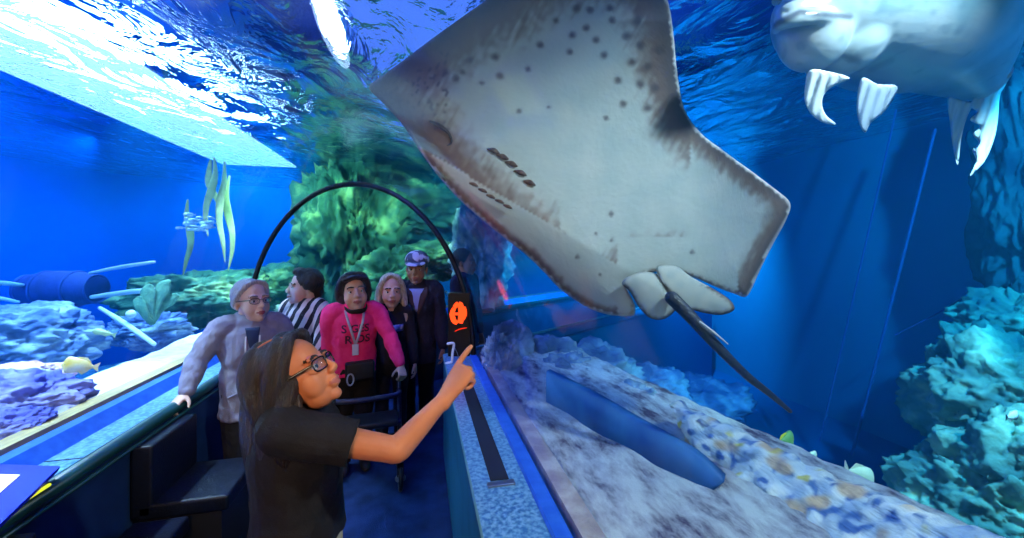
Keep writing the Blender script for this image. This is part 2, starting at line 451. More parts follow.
bm_obj('stem', bm, wh, hk)
bm = bmesh.new(); add_ell(bm, (-.034, 0, .006), (.022, .018, .006)); bm_obj('base', bm, wh, hk)
bm = bmesh.new(); add_tube(bm, [(.016, .01, .12), (.04, .01, .07), (.055, -.02, .01), (.06, -.16, .004)], .0025, n=6)
bm_obj('cable', bm, mat('grey_cable', (130, 150, 170), .5), hk)
cd = empty('white_card', (.235, 2.42, .7985), R(20), 'small white card lying on the blue sill beside the slot vent', 'card')
bm = bmesh.new(); add_box(bm, (-.035, -.05, 0), (.035, .05, .002)); bm_obj('card', bm, wh, cd, smooth=False)

# ------------------------------------------------------------------ benches
leather = mat('navy_leatherette', (5, 12, 30), .45, (8, 17, 38), 12, .15, 120, spec=.3)
leath2 = mat('bench_plinth', (10, 14, 26), .6)
def bench(y0, y1, back, depth, top, label, group=None):
    e = empty('bench', (-1.29, (y0+y1)/2, 0), 0, label, 'bench', group); l = (y1-y0)/2; x1 = depth
    bm = bmesh.new(); add_box(bm, (.02, -l+.01, 0), (x1-.03, l-.01, top-.075)); bm_obj('plinth', bm, leath2, e, smooth=False)
    bm = bmesh.new(); add_box(bm, (.01, -l, top-.075), (x1, l, top), .016, seg=3); bm_obj('seat', bm, leather, e)
    if back:
        bm = bmesh.new(); add_box(bm, (-.012, -l, top-.06), (.075, l, .728), .014, seg=3)
        bm_obj('backrest', bm, leather, e)
    return e
bench(2.19, 2.58, True, .385, .455, 'dark leather bench with a backrest below the woman in the grey hoodie')
bench(1.64, 2.175, False, .235, .395, 'low backless dark leather bench between the two benches with backrests')
bench(.95, 1.62, True, .385, .455, 'dark leather bench by the lit information panel with only its backrest corner showing')

# information panel on the left rail
A = V((-1.30, 1.82, .842)); B = V((-1.60, 1.74, .935)); Cc = V((-1.215, 1.28, .832))
ex = (B-A); ey = (Cc-A); ez = ex.cross(ey).normalized()
if ez.z < 0: ez = -ez
ey = ez.cross(ex.normalized())*(1 if ez.cross(ex).dot(Cc-A) > 0 else -1); ey = ey.normalized()*.56
M = Matrix((ex.normalized(), ey.normalized(), ez)).transposed().to_4x4(); M.translation = A
ip = empty('information_panel', A, 0, 'tilted information panel with a lit pale page and a blue border on the left rail', 'sign')
w, h = ex.length, ey.length
def panel_part(name, u0, v0, u1, v1, z0, z1, m, par=ip):
    bm = bmesh.new(); add_box(bm, (u0, v0, z0), (u1, v1, z1), M=Matrix.Translation(-A) @ M); return bm_obj(name, bm, m, par, smooth=False)
panel_part('frame', 0, 0, w, h, -.02, 0, mat('panel_blue', (4, 22, 190), .5, (10, 34, 210), 6))
panel_part('page', .075, .085, w-.05, h-.08, 0, .003, mat('panel_page', (235, 240, 215), .5, emit=(240, 245, 215), estr=.75))
for i, (a, b, c) in enumerate((( .07, .30, (236, 226, 150)), (.33, .5, (225, 235, 190)))):
    panel_part('picture', .075+.02*i, a, w-.06, a+(b-a)*.55, .003, .004, mat('panel_print%d' % i, c, .5, emit=c, estr=.6))

# strip light tucked under the panel
lt = empty('strip_light', (-1.27, 1.55, .81), 0, 'yellow strip light under the edge of the information panel', 'lamp')
bm = bmesh.new(); add_tube(bm, [(-.012, -.30, .0), (-.012, .20, .0)], .006, sub=1, n=8); bm_obj('tube', bm, emat('yellow_tube', (220, 230, 60), 1.2), lt)
bm = bmesh.new(); add_box(bm, (-.03, -.31, -.014), (-.016, .21, .008)); bm_obj('channel', bm, railmat, lt, smooth=False)
# ------------------------------------------------------------------ the ray
def col_attr(me, fn):
    a = me.color_attributes.new('pattern', 'FLOAT_COLOR', 'POINT')
    for i, v in enumerate(me.vertices): a.data[i].color = lin(fn(v.co, i))
def mix(a, b, t):
    t = max(0, min(1, t)); return tuple(a[i]+(b[i]-a[i])*t for i in range(3))
def smooth01(a, b, x):
    t = max(0, min(1, (x-a)/(b-a))); return t*t*(3-2*t)
def seg_dist(p, a, b):
    ab = b-a; t = max(0, min(1, (p-a).dot(ab)/max(1e-9, ab.dot(ab)))); return (p-(a+ab*t)).length
def smooth_poly(pts, n=4):
    k = len(pts); out = []
    for i in range(k):
        p0, p1, p2, p3 = (V(pts[(i+j-1) % k]) for j in range(4))
        for j in range(n):
            t = j/n; out.append(.5*((2*p1)+(p2-p0)*t+(2*p0-5*p1+4*p2-p3)*t*t+(3*p1-p0-3*p2+p3)*t**3))
    return out
def fin_sheet(name, outline, place, thick, step, colour, m, parent, fall=40, noise_amp=0):
    """a flat fin or wing as a solid: outline in the animal's own plane, thickness falling to the rim"""
    poly = smooth_poly(outline)
    xs = [p.x for p in poly]; ys = [p.y for p in poly]
    pts = list(poly); n = len(poly)
    def inside(q):
        c = False; j = n-1
        for i in range(n):
            a, b = poly[i], poly[j]
            if (a.y > q.y) != (b.y > q.y) and q.x < (b.x-a.x)*(q.y-a.y)/(b.y-a.y)+a.x: c = not c
            j = i
        return c
    def edge(q): return min(seg_dist(q, poly[i], poly[(i+1) % n]) for i in range(n))
    ed = [0.0]*n
    y = min(ys); row = 0
    while y < max(ys):
        x = min(xs)+(step/2 if row % 2 else 0)
        while x < max(xs):
            q = V((x, y))
            if inside(q):
                d = edge(q)
                if d > step*.55: pts.append(q); ed.append(d)
            x += step
        y += step*.866; row += 1
    vs, es, fs, *_ = geometry.delaunay_2d_cdt(pts, [(i, (i+1) % n) for i in range(n)], [list(range(n))], 1, 1e-4)
    key = {(round(p.x, 2), round(p.y, 2)): d for p, d in zip(pts, ed)}
    bm = bmesh.new(); cols = []; top = []; bot = []
    for q in vs:
        d = key.get((round(q.x, 2), round(q.y, 2)));
        if d is None: d = edge(q)
        th = thick*math.sqrt(max(0, 1-(1-min(1, d/fall))**2)) if d > 0 else 0
        a, b = place(q, th, d)
        top.append(bm.verts.new(a)); cols.append(colour(q, d, 0))
        if d > 0: bot.append(bm.verts.new(b)); cols.append(colour(q, d, 1))
        else: bot.append(top[-1])
    for f in fs:
        bm.faces.new([top[i] for i in f])
        g = [bot[i] for i in f][::-1]
        try: bm.faces.new(g)
        except ValueError: pass
    bmesh.ops.recalc_face_normals(bm, faces=bm.faces)
    me = bpy.data.meshes.new(name); bm.to_mesh(me); bm.free()
    a = me.color_attributes.new('pattern', 'FLOAT_COLOR', 'POINT')
    for i, c in enumerate(cols): a.data[i].color = lin(c)
    for p in me.polygons: p.use_smooth = True
    return link(name, me, m, parent, world=True)

ray_m = attr_mat('ray_skin', .55, .15, 60, spec=.3)
RD = 1.58
def ray_depth(q):                                   # how the body bends: lower wing folds away, far wing rolls up towards us
    mid = seg_dist(q, V((425, 150)), V((660, 290)))
    side = (q.x-425)*(290-150)-(q.y-150)*(660-425)  # >0 above the midline
    d = RD+.03*math.sin(q.x*.012)
    if side < 0: d += .22*(mid/90)**2
    else: d += .10*math.sin(mid/75)-.05*(mid/200)**2
    if q.y < 20: d += (20-q.y)*.0012
    d += -.10*smooth01(690, 790, q.x)
    return d
outline = [(369, 88), (379, 78), (400, 63), (425, 44), (458, 20), (490, -2), (540, -32), (600, -48), (645, -34), (666, -4), (673, 30), (677, 70), (684, 108), (700, 132),
           (724, 151), (750, 170), (775, 189), (790, 203), (786, 220), (773, 244), (760, 270), (751, 290), (745, 297), (735, 294), (716, 287), (698, 279), (678, 273), (655, 272),
           (632, 280), (628, 290), (634, 303), (634, 315), (618, 316), (598, 312), (578, 302), (560, 289), (542, 270), (524, 253), (502, 236), (480, 218), (460, 200), (440, 178), (420, 151), (402, 124), (384, 104)]
spots = [(437, 125, 5), (470, 60, 4), (495, 57, 4), (500, 76, 4), (528, 69, 3), (482, 83, 2.5), (572, 35, 4), (586, 28, 4), (596, 40, 4), (604, 55, 4), (570, 52, 3.5), (612, 20, 4), (590, 10, 4),
         (626, 36, 5), (632, 62, 4.5), (640, 84, 5), (618, 80, 4), (610, 8, 4), (556, 20, 3), (540, 45, 4), (648, 108, 4), (623, 104, 4), (606, 118, 3), (577, 8, 5), (600, -8, 6), (568, -10, 6), (638, 20, 5),
         (519, 111, 3), (549, 107, 2), (611, 214, 3), (596, 234, 2), (612, 240, 2), (692, 252, 2.5), (577, 257, 2.5), (600, 275, 2), (640, 46, 5), (648, 66, 5), (655, 88, 5), (660, 50, 6), (446, 72, 4), (456, 78, 4), (463, 72, 3)]
def ray_col(q, d, back):
    if back: return mix((92, 78, 70), (120, 104, 92), noise.noise(V((q.x*.06, q.y*.06, 0)))+.5)
    n1 = noise.noise(V((q.x*.045, q.y*.045, 1))); n2 = noise.noise(V((q.x*.15, q.y*.15, 4)))
    base = mix((176, 172, 170), (156, 162, 162), .5+.6*n1)
    yl = (q.x-425)*(290-150)-(q.y-150)*(660-425)    # side of the midline
    wide = 10
    if yl > 0:
        if q.x < 560: wide = 56
        else: wide = 40+16*smooth01(120, 0, q.y)
        if q.x > 690: wide = 22
    else: wide = 10
    if 618 < q.x < 738 and q.y > 236: wide = 3.5
    streak = noise.noise(V((q.x*.22+q.y*.1, q.y*.05, 9)))*.45+n2*.35
    e = smooth01(1.1, .4, d/wide+streak*.5)
    brown = mix((104, 82, 78), (66, 56, 62), smooth01(.5, 0, d/wide))
    c = mix(base, brown, e*.93)
    if d < 2.2 and not (q.x < 560 and yl > 0): c = mix(c, (226, 226, 232), .65)
    for sx, sy, r in spots:
        k = smooth01(r*1.35, r*.3, math.hypot(q.x-sx, q.y-sy)*(1+.2*n2))
        if k: c = mix(c, (74, 62, 66), k*.8)
    # streaks near the snout
    if q.x < 450 and yl > 0 and noise.noise(V((q.x*.09-q.y*.06, (q.x+q.y)*.30, 3))) > .28 and q.y < 130: c = mix(c, (70, 62, 70), .7)
    return c
ray = empty('stingray', P(560, 160, RD), 0, 'huge ray with a pale spotted belly swimming over the tunnel', 'ray')
camdir = lambda q, d: P(q.x, q.y, d)
def ray_place(q, th, d):
    z = ray_depth(q); return P(q.x, q.y, z-th*.35), P(q.x, q.y, z+th*.9)
fin_sheet('body', outline, ray_place, .075, 2.8, ray_col, ray_m, ray, fall=110)
def pelvic(pts, off):
    def place(q, th, d):
        z = ray_depth(q)-off; return P(q.x, q.y, z-th), P(q.x, q.y, z+th)
    def colr(q, d, back):
        c = mix((180, 176, 172), (160, 166, 168), noise.noise(V((q.x*.1, q.y*.1, 2)))+.4)
        if d < 4: c = mix((92, 76, 74), c, smooth01(.6, 4, d+noise.noise(V((q.x*.4, q.y*.4, 0)))*1.5)) if q.y > 285 else c
        if back: c = (100, 86, 78)
        return c
    return fin_sheet('pelvic_fin', pts, place, .012, 2.6, colr, ray_m, ray, fall=16)
pelvic([(622, 282), (640, 272), (664, 276), (678, 292), (676, 309), (664, 319), (650, 318), (638, 306), (630, 292)], .045)
pelvic([(656, 268), (676, 266), (690, 276), (712, 288), (730, 300), (734, 310), (720, 315), (700, 312), (682, 306), (668, 292)], .06)
bm = bmesh.new()
tl = [P(672, 298, 1.52), P(690, 316, 1.49), P(715, 344, 1.46), P(745, 374, 1.44), P(770, 394, 1.43), P(790, 411, 1.42)]
add_tube(bm, tl, [.027, .024, .019, .0145, .011, .007], n=12, sub=5)
tail = bm_obj('tail', bm, mat('ray_tail_skin', (20, 26, 48), .4, (40, 46, 70), 40, .3, spec=.5), ray, world=True)
bm = bmesh.new(); add_tube(bm, [P(700, 322, 1.45), P(712, 331, 1.44), P(728, 344, 1.435)], [.004, .0045, .002], n=8)
bm_obj('barb', bm, mat('pale_barb', (190, 190, 196), .5), tail, world=True)
gm = mat('gill_dark', (70, 46, 48), .6, (110, 84, 74), 60)
for pts in ([(494, 150), (503, 156), (512, 163), (521, 172), (530, 182)], [(474, 184), (483, 190), (491, 196), (500, 201), (508, 206)]):
    big = pts[0][1] < 160
    for x, y in pts:
        bm = bmesh.new(); d = ray_depth(V((x, y)))
        a = (6 if big else 4)
        add_tube(bm, [P(x-a, y-.2*a, d-.032), P(x, y+.1*a, d-.034), P(x+a*.8, y+.5*a, d-.032)], [(.004, .004), (.011 if big else .007, .005), (.004, .004)], side=(0, 0, 1), n=10)
        bm_obj('gill_slit', bm, gm, ray, world=True)
bm = bmesh.new(); d = RD-.018
add_tube(bm, [P(430, 121, d), P(440, 126, d), P(449, 134, d), P(451, 143, d), P(444, 147, d)], [.003, .009, .006, .004, .003], n=8)
add_tube(bm, [P(432, 140, d), P(440, 146, d), P(447, 150, d)], [.002, .006, .003], n=8)
bm_obj('mouth', bm, mat('mouth_dark', (44, 34, 38), .5), ray, world=True)

# ------------------------------------------------------------------ the big pale fish
FD = 1.55
fish_m = attr_mat('fish_skin', .32, .12, 40, spec=.5)
fish = empty('grouper', P(880, 30, FD+.1), 0, 'big pale thick-lipped fish seen from below at the upper right', 'fish')
pxm = lambda r, d=FD: r*d/F
bm = bmesh.new()
body = [((816, 10), 40, 1.42), ((834, 14), 58, 1.50), ((866, 18), 68, 1.58), ((902, 26), 72, 1.66), ((934, 37), 62, 1.74), ((957, 58), 44, 1.80), ((974, 80), 24, 1.86)]
add_tube(bm, [P(*p, d) for p, r, d in body], [(pxm(r, d)*.86, pxm(r, d)) for p, r, d in body], side=P(0, 0, 1)-P(0, 100, 1), n=40, sub=5)
# jaw, lips, cheek
add_ell(bm, P(813, 33, 1.42), (.118, .11, .135)); add_ell(bm, P(846, 40, 1.48), (.12, .12, .125))
add_tube(bm, [P(778, 22, 1.38), P(782, 12, 1.33), P(800, 5, 1.31), P(822, 4, 1.32), P(842, 12, 1.36)], [.014, .019, .021, .019, .012], n=12)
add_tube(bm, [P(776, 31, 1.39), P(781, 24, 1.325), P(802, 18, 1.30), P(824, 17, 1.31), P(848, 22, 1.36)], [.014, .022, .026, .022, .012], n=12)
add_tube(bm, [P(776, 2, 1.40), P(785, -12, 1.33), P(812, -18, 1.31), P(838, -8, 1.34)], [.016, .024, .026, .02], n=12)
me = remesh(bm, .009, 9)
def fish_col(co, i):
    px, py, d = PX(*co)
    n1 = noise.noise(co*9); n2 = noise.noise(co*28)
    c = mix((140, 166, 180), (176, 190, 196), .5+.7*n1)
    c = mix(c, (112, 152, 166), .8*smooth01(30, -25, py+.25*(px-860)*0+n1*24)*smooth01(845, 880, px))
    c = mix(c, (120, 150, 160), .6*smooth01(.1, .5, noise.noise(co*5+V((3, 1, 0))))*smooth01(840, 800, px))
    c = mix(c, (206, 190, 184), .55*smooth01(0, .4, n1)*smooth01(835, 790, px)*smooth01(20, 44, py))
    k = min(seg_dist(V((px, py)), V((770, 27)), V((800, 12))), seg_dist(V((px, py)), V((800, 12)), V((850, 17))))
    if d < 1.45: c = mix(c, (84, 92, 108), smooth01(4.5, 1, k)*.85)
    for a, b in (((820, 44), (858, 62)), ((850, 60), (884, 44)), ((870, 70), (892, 60))):
        k = seg_dist(V((px, py)), V(a), V(b)); c = mix(c, (104, 120, 134), smooth01(5, 1, k)*.45)
    return mix(c, (90, 120, 140), .3*smooth01(.25, .6, n2))
col_attr(me, fish_col)
link('body', me, fish_m, fish, world=True)
finm = attr_mat('fin_skin', .45, .2, 50, spec=.4)
def fish_fin(name, pts, d, tilt=(0, 0), colr=(232, 236, 240), root=None):
    c = V((sum(p[0] for p in pts)/len(pts), sum(p[1] for p in pts)/len(pts)))
    dd = lambda q: d+tilt[0]*(q.x-c.x)/100+tilt[1]*(q.y-c.y)/100
    def place(q, th, e):
        z = dd(q)+.006*math.sin((q.x+q.y*.3)*.6); return P(q.x, q.y, z-th), P(q.x, q.y, z+th)
    def cf(q, e, back):
        r = V(root or pts[0]); an = math.atan2(q.y-r.y, q.x-r.x)
        return mix(colr, (170, 190, 214), .16*smooth01(.1, .9, .5+.5*math.sin(an*60)))
    return fin_sheet(name, pts, place, .007, 2.2, cf, finm, fish, fall=9)
fish_fin('pectoral_fin', [(810, 70), (832, 72), (850, 78), (838, 84), (826, 92), (822, 103), (826, 115), (836, 124), (824, 123), (812, 115), (805, 102), (805, 86)], 1.47, (.2, .3))
fish_fin('pectoral_fin', [(862, 78), (878, 84), (897, 86), (892, 102), (882, 114), (870, 124), (865, 133), (858, 120), (857, 100)], 1.55, (.2, .3), (196, 210, 230), root=(870, 80))
fish_fin('anal_fin', [(948, 98), (960, 100), (972, 104), (966, 120), (961, 140), (958, 165), (953, 148), (950, 124)], 1.76, (0, .2), (190, 206, 224), root=(958, 100))
fish_fin('tail_fin', [(976, 96), (990, 84), (1006, 82), (1000, 96), (998, 118), (994, 140), (984, 162), (970, 176), (976, 160), (972, 150), (979, 143), (973, 134), (980, 126), (970, 120), (977, 112), (970, 106)], 1.88, (.1, .1), (216, 228, 242), root=(995, 85))
fish_fin('dorsal_fin', [(960, 0), (975, -14), (992, 8), (1003, 34), (1010, 56), (1014, 70), (1006, 78), (990, 56), (974, 34), (962, 18)], 1.74, (.1, 0), (214, 224, 236), root=(980, 50))

# ------------------------------------------------------------------ rocks, kerb and wreckage on the right
coral = mat('encrusted_rock', (70, 104, 150), .9, (226, 226, 220), 7, .9, 30, col3=(158, 178, 196), contrast=(.3, .7), detail=9, spec=.1)
grnrock = mat('weathered_rock', (70, 96, 96), .95, (240, 226, 176), 3.2, 1, 16, col3=(140, 152, 128), contrast=(.3, .7), detail=9, spec=.1)
bluegrey = mat('blue_grey_rock', (70, 86, 130), .95, (190, 200, 215), 3.5, .9, 16, col3=(112, 128, 168), contrast=(.3, .7), detail=9, spec=.1)
bm = bmesh.new()
top = [(668, 404, 1.86), (700, 421, 1.74), (740, 440, 1.6), (800, 470, 1.42), (860, 495, 1.26), (910, 514, 1.13), (975, 540, 1.0), (1060, 575, .86), (1150, 615, .74)]
botm = [(690, 440, 1.76), (712, 458, 1.62), (745, 487, 1.45), (790, 522, 1.26), (840, 560, 1.1), (890, 598, .98), (950, 642, .87), (1040, 700, .76), (1130, 760, .66)]
front = []; NR = 14
tp, _ = catmull([P(*p) for p in top], [(1, 1)]*len(top), 10); bp_, _ = catmull([P(*p) for p in botm], [(1, 1)]*len(botm), 10)
da, db = (tp[-1]-tp[-14]).normalized(), (bp_[-1]-bp_[-14]).normalized()
for i in range(1, 12): tp.append(tp[-1]+da*.09-V((0, 0, .006))); bp_.append(bp_[-1]+(da*.7+db*.3)*.09-V((0, 0, .004)))
for a, b in zip(tp, bp_):
    nrm = V((.75, .25, 0)); row = []
    for i in range(NR+1): row.append(b.lerp(a, i/NR)-V((0, 0, .05*(1-i/NR))))
    for t in (V((.05, .01, .006)), V((.10, .03, -.02)), V((.13, .04, -.10)), V((.16, .05, -.30))): row.append(a+t)
    front.append([bm.verts.new(p) for p in row])
for r0, r1 in zip(front, front[1:]):
    for i in range(len(r0)-1): bm.faces.new((r0[i], r0[i+1], r1[i+1], r1[i]))
bmesh.ops.subdivide_edges(bm, edges=bm.edges[:], cuts=1, use_grid_fill=True)
bmesh.ops.recalc_face_normals(bm, faces=bm.faces); bm.normal_update()
for v in bm.verts:
    q = v.co; v.co = q+v.normal*(.016*noise.noise(q*14)+.012*noise.noise(q*30)+.01*noise.fractal(q*9, .8, 2.2, 4))
me = bpy.data.meshes.new('rock_kerb'); bm.to_mesh(me); bm.free()
def kc(co, i):
    n1 = noise.noise(co*16); n2 = noise.noise(co*30+V((4, 0, 2))); n3 = noise.noise(co*11+V((0, 9, 1)))
    c = mix((150, 168, 196), (232, 228, 224), .5+.9*n1)
    c = mix(c, (52, 84, 150), smooth01(.15, .45, n2)*.8)
    c = mix(c, (206, 158, 120), smooth01(.25, .5, n3)*.7)
    return mix(c, (204, 184, 84), smooth01(.46, .6, noise.noise(co*19+V((7, 3, 3))))*.8)
col_attr(me, kc)
for p in me.polygons: p.use_smooth = True
tag(link('rock_kerb', me, attr_mat('kerb_crust', .95, .7, 45, spec=.1)), 'long encrusted low rock wall with orange and yellow patches bounding the sand', 'rock wall')
# curved blue board standing in the sand
bm = bmesh.new()
tb = [((546, 371), (546, 401), 2.26), ((572, 384), (568, 412), 2.08), ((600, 399), (592, 426), 1.9), ((632, 418), (622, 443), 1.74), ((664, 436), (655, 458), 1.6), ((696, 455), (686, 471), 1.5), ((724, 480), (712, 483), 1.42)]
prev = None
a_, _ = catmull([P(*t, d) for t, b, d in tb], [(1, 1)]*7, 6); b_, _ = catmull([P(*b, d) for t, b, d in tb], [(1, 1)]*7, 6)
for a, b in zip(a_, b_):
    b = b-V((0, 0, .03)); off = V((.034, .03, 0))
    ring = [bm.verts.new(b), bm.verts.new(a-V((0, 0, .008))), bm.verts.new(a+off*.3), bm.verts.new(a+off), bm.verts.new(b+off)]
    if prev:
        for j in range(5): bm.faces.new((prev[j], prev[(j+1) % 5], ring[(j+1) % 5], ring[j]))
    else: bm.faces.new(ring)
    prev = ring
bm.faces.new(prev[::-1])
tag(bm_obj('edging_board', bm, mat('blue_edging', (30, 76, 140), .5, (60, 120, 180), 5)), 'curved smooth blue board standing on edge in the sand on the right', 'board')
# mounds beyond the board
def rk(px, py, d, size, seed, m, label, **k):
    p = P(px, py, d); return rock('rock', p, size, seed, m, label, **k)
def formation(name, px, py, d, label, bits):
    e = empty(name, P(px, py, d), 0, label, 'rock')
    for nm, x, y, z, size, seed, m, k in bits:
        o = link(nm, rock_mesh(size, seed, **k), m); o.location = P(x, y, z)-e.location; o.parent = e
    return e
formation('rock_heap', 610, 415, 2.7, 'heap of pale blue boulders behind the curved blue board', [
    ('boulder', 600, 400, 2.75, (.26, .30, .16), 3, coral, {}), ('boulder', 642, 414, 2.45, (.20, .24, .14), 4, coral, {}), ('boulder', 566, 384, 3.05, (.25, .22, .20), 6, bluegrey, {})])
formation('rock_bank', 600, 390, 3.9, 'dim bank of boulders beyond the far end of the sand, under the ray', [
    ('boulder', 548, 372, 3.45, (.34, .28, .24), 9, bluegrey, {}), ('boulder', 592, 378, 3.8, (.42, .30, .28), 37, bluegrey, {}), ('boulder', 640, 392, 4.35, (.50, .32, .28), 38, bluegrey, {}),
    ('boulder', 700, 408, 4.9, (.6, .35, .30), 39, bluegrey, {}), ('boulder', 508, 352, 3.35, (.20, .14, .22), 40, bluegrey, {})])
# dark holed rock by the pane at the end of the right sill
rk(500, 366, 2.95, (.11, .14, .19), 8, coral, 'pitted grey rock against the pane at the end of the right sill', amp=.5, ridged=1)
# rock tower at the right edge
tower = empty('rock_tower', P(985, 520, 2.75), 0, 'tall craggy greenish rock outcrop at the right edge of the tank', 'rock')
def rockpart(px, py, d, size, seed, m, **k):
    o = link('crag', rock_mesh(size, seed, **k), m); o.location = P(px, py, d)-tower.location; o.parent = tower
rockpart(1006, 402, 2.75, (.38, .42, .40), 11, grnrock, amp=.34, ridged=1)
rockpart(982, 510, 2.55, (.34, .38, .36), 12, grnrock, amp=.36, ridged=.8)
rockpart(1030, 470, 2.5, (.36, .36, .44), 13, grnrock, amp=.36, ridged=.8)
rockpart(1042, 340, 2.95, (.40, .44, .34), 14, grnrock, amp=.36, ridged=.8)
rock('rock', P(1046, 190, 3.0), (.24, .3, 1.15), 15, mat('dim_teal_rock', (14, 44, 58), .95, (54, 92, 96), 3, .9, 16, detail=8, spec=.05), 'dim rock pillar far behind the craggy outcrop at the right edge', amp=.4, ridged=1)

# pale ropes hanging in the blue
ropem = mat('pale_rope', (10, 70, 120), .95)
def rope(a, b, r, label):
    bm = bmesh.new(); m = a.lerp(b, .5)+V((0, 0, -.02)); add_tube(bm, [a, m, b], r, n=8); tag(bm_obj('rope', bm, ropem), label, 'rope')
rope(P(935, 130, 3.6), P(852, 455, 3.6), .012, 'thick pale slanting rope in the open blue water right of the ray tail')
rope(P(896, 110, 3.9), P(820, 440, 3.9), .009, 'thinner slanting rope left of the thick pale rope')
rope(P(985, 285, 4.0), P(895, 335, 4.0), .007, 'thin rope rising to the right behind the thick pale rope')

# ------------------------------------------------------------------ small fish
def small_fish(name, loc, length, head, m, label, fins=None, deep=.42, group=None, cat='fish', pitch=0):
    e = empty(name, loc, 0, label, cat, group)
    e.rotation_euler = (0, R(pitch), R(head))
    bm = bmesh.new(); l = length
    add_tube(bm, [(-.5*l, 0, 0), (-.36*l, 0, .01*l), (-.1*l, 0, .02*l), (.18*l, 0, 0), (.38*l, 0, 0)], [(.03*l, .05*l), (.09*l, .30*l*deep/.42*.8), (.12*l, deep*.5*l), (.07*l, deep*.36*l), (.02*l, .05*l)], side=(0, 1, 0), n=14)
    bm_obj('body', bm, m, e)
    def blade(nm, pts, mm):
        b = bmesh.new(); t = .012*l
        f = [b.verts.new((x*l, -t/2, z*l)) for x, z in pts]; g = [b.verts.new((x*l, t/2, z*l)) for x, z in pts]; n = len(pts)
        b.faces.new(f); b.faces.new(g[::-1])
        for i in range(n): b.faces.new((f[i], g[i], g[(i+1) % n], f[(i+1) % n]))
        bm_obj(nm, b, mm, e, smooth=False)
    fm = fins or m
    blade('tail_fin', [(.34, .03), (.44, .10), (.56, .18), (.52, 0), (.56, -.18), (.44, -.10), (.34, -.03)], fm)
    blade('dorsal_fin', [(-.28, deep*.42), (-.1, deep*.62), (.15, deep*.6), (.30, deep*.28), (.2, deep*.2), (-.1, deep*.4)], fm)
    blade('anal_fin', [(-.02, -deep*.40), (.12, -deep*.6), (.28, -deep*.3), (.2, -deep*.2)], fm)
    bm = bmesh.new()
    for s in (-1, 1): add_ell(bm, (-.40*l, s*.06*l, .05*l), .022*l, seg=8)
    bm_obj('eye', bm, blackm, e)
    return e
yel = mat('yellow_fin', (226, 216, 60), .5); grn = mat('green_fish_skin', (96, 150, 90), .45, (130, 170, 90), 12)
pale = mat('pale_fish_skin', (190, 214, 196), .45, (214, 226, 210), 12)
small_fish('fish', P(784, 443, 1.85), .17, 200, grn, 'green fish with a yellow tail swimming just above the rock wall', yel)
small_fish('fish', P(858, 477, 1.75), .26, 195, pale, 'plain pale fish hovering beside the foot of the craggy outcrop', deep=.34, pitch=-24)
small_fish('fish', P(811, 456, 1.9), .08, 190, pale, 'tiny pale fish between the green fish and the plain pale fish')
stripe = mat('striped_fish_skin', (240, 240, 236), .5, (40, 50, 60), 26, contrast=(.48, .52), stretch=(1, .1, .1), detail=0)
small_fish('fish', P(1012, 416, 2.0), .10, 185, stripe, 'small black and white striped fish in front of the craggy outcrop')
# ------------------------------------------------------------------ left tank
purp = mat('violet_rock', (62, 66, 150), .95, (176, 170, 214), 3.5, .8, 18, col3=(104, 104, 186), contrast=(.3, .7), detail=8, spec=.1)
pinkr = mat('pink_rock', (196, 140, 176), .9, (226, 190, 206), 8, .5, 30, spec=.1)
blockr = mat('ribbed_blue_rock', (52, 78, 140), .95, (178, 196, 216), 6, .9, 20, col3=(104, 128, 180), contrast=(.32, .68), detail=9, stretch=(.7, .7, 1.8), spec=.1)
grn2 = mat('algae_rock', (30, 62, 58), .95, (190, 206, 140), 2.6, 1, 9, col3=(72, 112, 92), contrast=(.36, .74), detail=9, spec=.1)
def rkp(px, py, d, size, seed, m, label, **k): return rock('rock', P(px, py, d), size, seed, m, label, **k)
rkp(14, 344, 2.95, (.44, .40, .29), 21, blockr, 'blocky ribbed blue-grey rock in the left tank below the sunken barrel', amp=.22, ridged=1)
rkp(-8, 410, 2.02, (.34, .26, .165), 22, purp, 'broad violet boulder at the left edge just behind the pane', amp=.22, ridged=1)
rkp(-6, 432, 1.80, (.16, .14, .09), 23, purp, 'small violet boulder leaning on the broad violet one at the left edge', amp=.25)
rkp(12, 374, 2.28, (.17, .13, .055), 24, pinkr, 'flat pink rock lying on top of the broad violet boulder', amp=.2)
rkp(50, 374, 2.45, (.11, .10, .06), 25, pinkr, 'rounded pink rock between the flat pink rock and the white sand', amp=.2)
rkp(205, 300, 5.1, (.75, .55, .34), 26, grn2, 'low green mossy mound beyond the white sand, left of the joint ring', amp=.35)
rkp(150, 330, 3.9, (.30, .26, .16), 27, blockr, 'dim blue rock between the mossy mound and the ribbed rock', amp=.35)
# sunken barrel with a pale rim
br = empty('barrel', P(62, 290, 4.0), R(-8), 'dark sunken barrel lying on its side above the ribbed blue rock', 'barrel')
bm = bmesh.new(); add_tube(bm, [(-.33, 0, 0), (-.18, 0, .01), (0, 0, .015), (.18, 0, .01), (.33, 0, 0)], [(.13, .13), (.165, .165), (.178, .178), (.165, .165), (.13, .13)], n=28, flat=(True, True))
bm_obj('body', bm, mat('barrel_dark', (8, 34, 110), .8, (20, 52, 140), 6, .4, 20), br)
for x, r in ((-.32, .138), (-.14, .176), (.14, .176), (.32, .138)):
    bm = bmesh.new(); add_loop_tube(bm, [(x, r*math.cos(a), r*math.sin(a)+.008) for a in (2*math.pi*i/36 for i in range(36))], .011)
    bm_obj('hoop', bm, mat('barrel_hoop', (26, 62, 150), .7), br)
polem = mat('white_pole', (214, 228, 236), .7, (190, 214, 230), 6, .3)
def pole(a, b, r, label):
    bm = bmesh.new(); add_tube(bm, [a, a.lerp(b, .5)+V((0, 0, r*.4)), b], [r*.7, r, r*.75], n=10); tag(bm_obj('pole', bm, polem), label, 'pole')
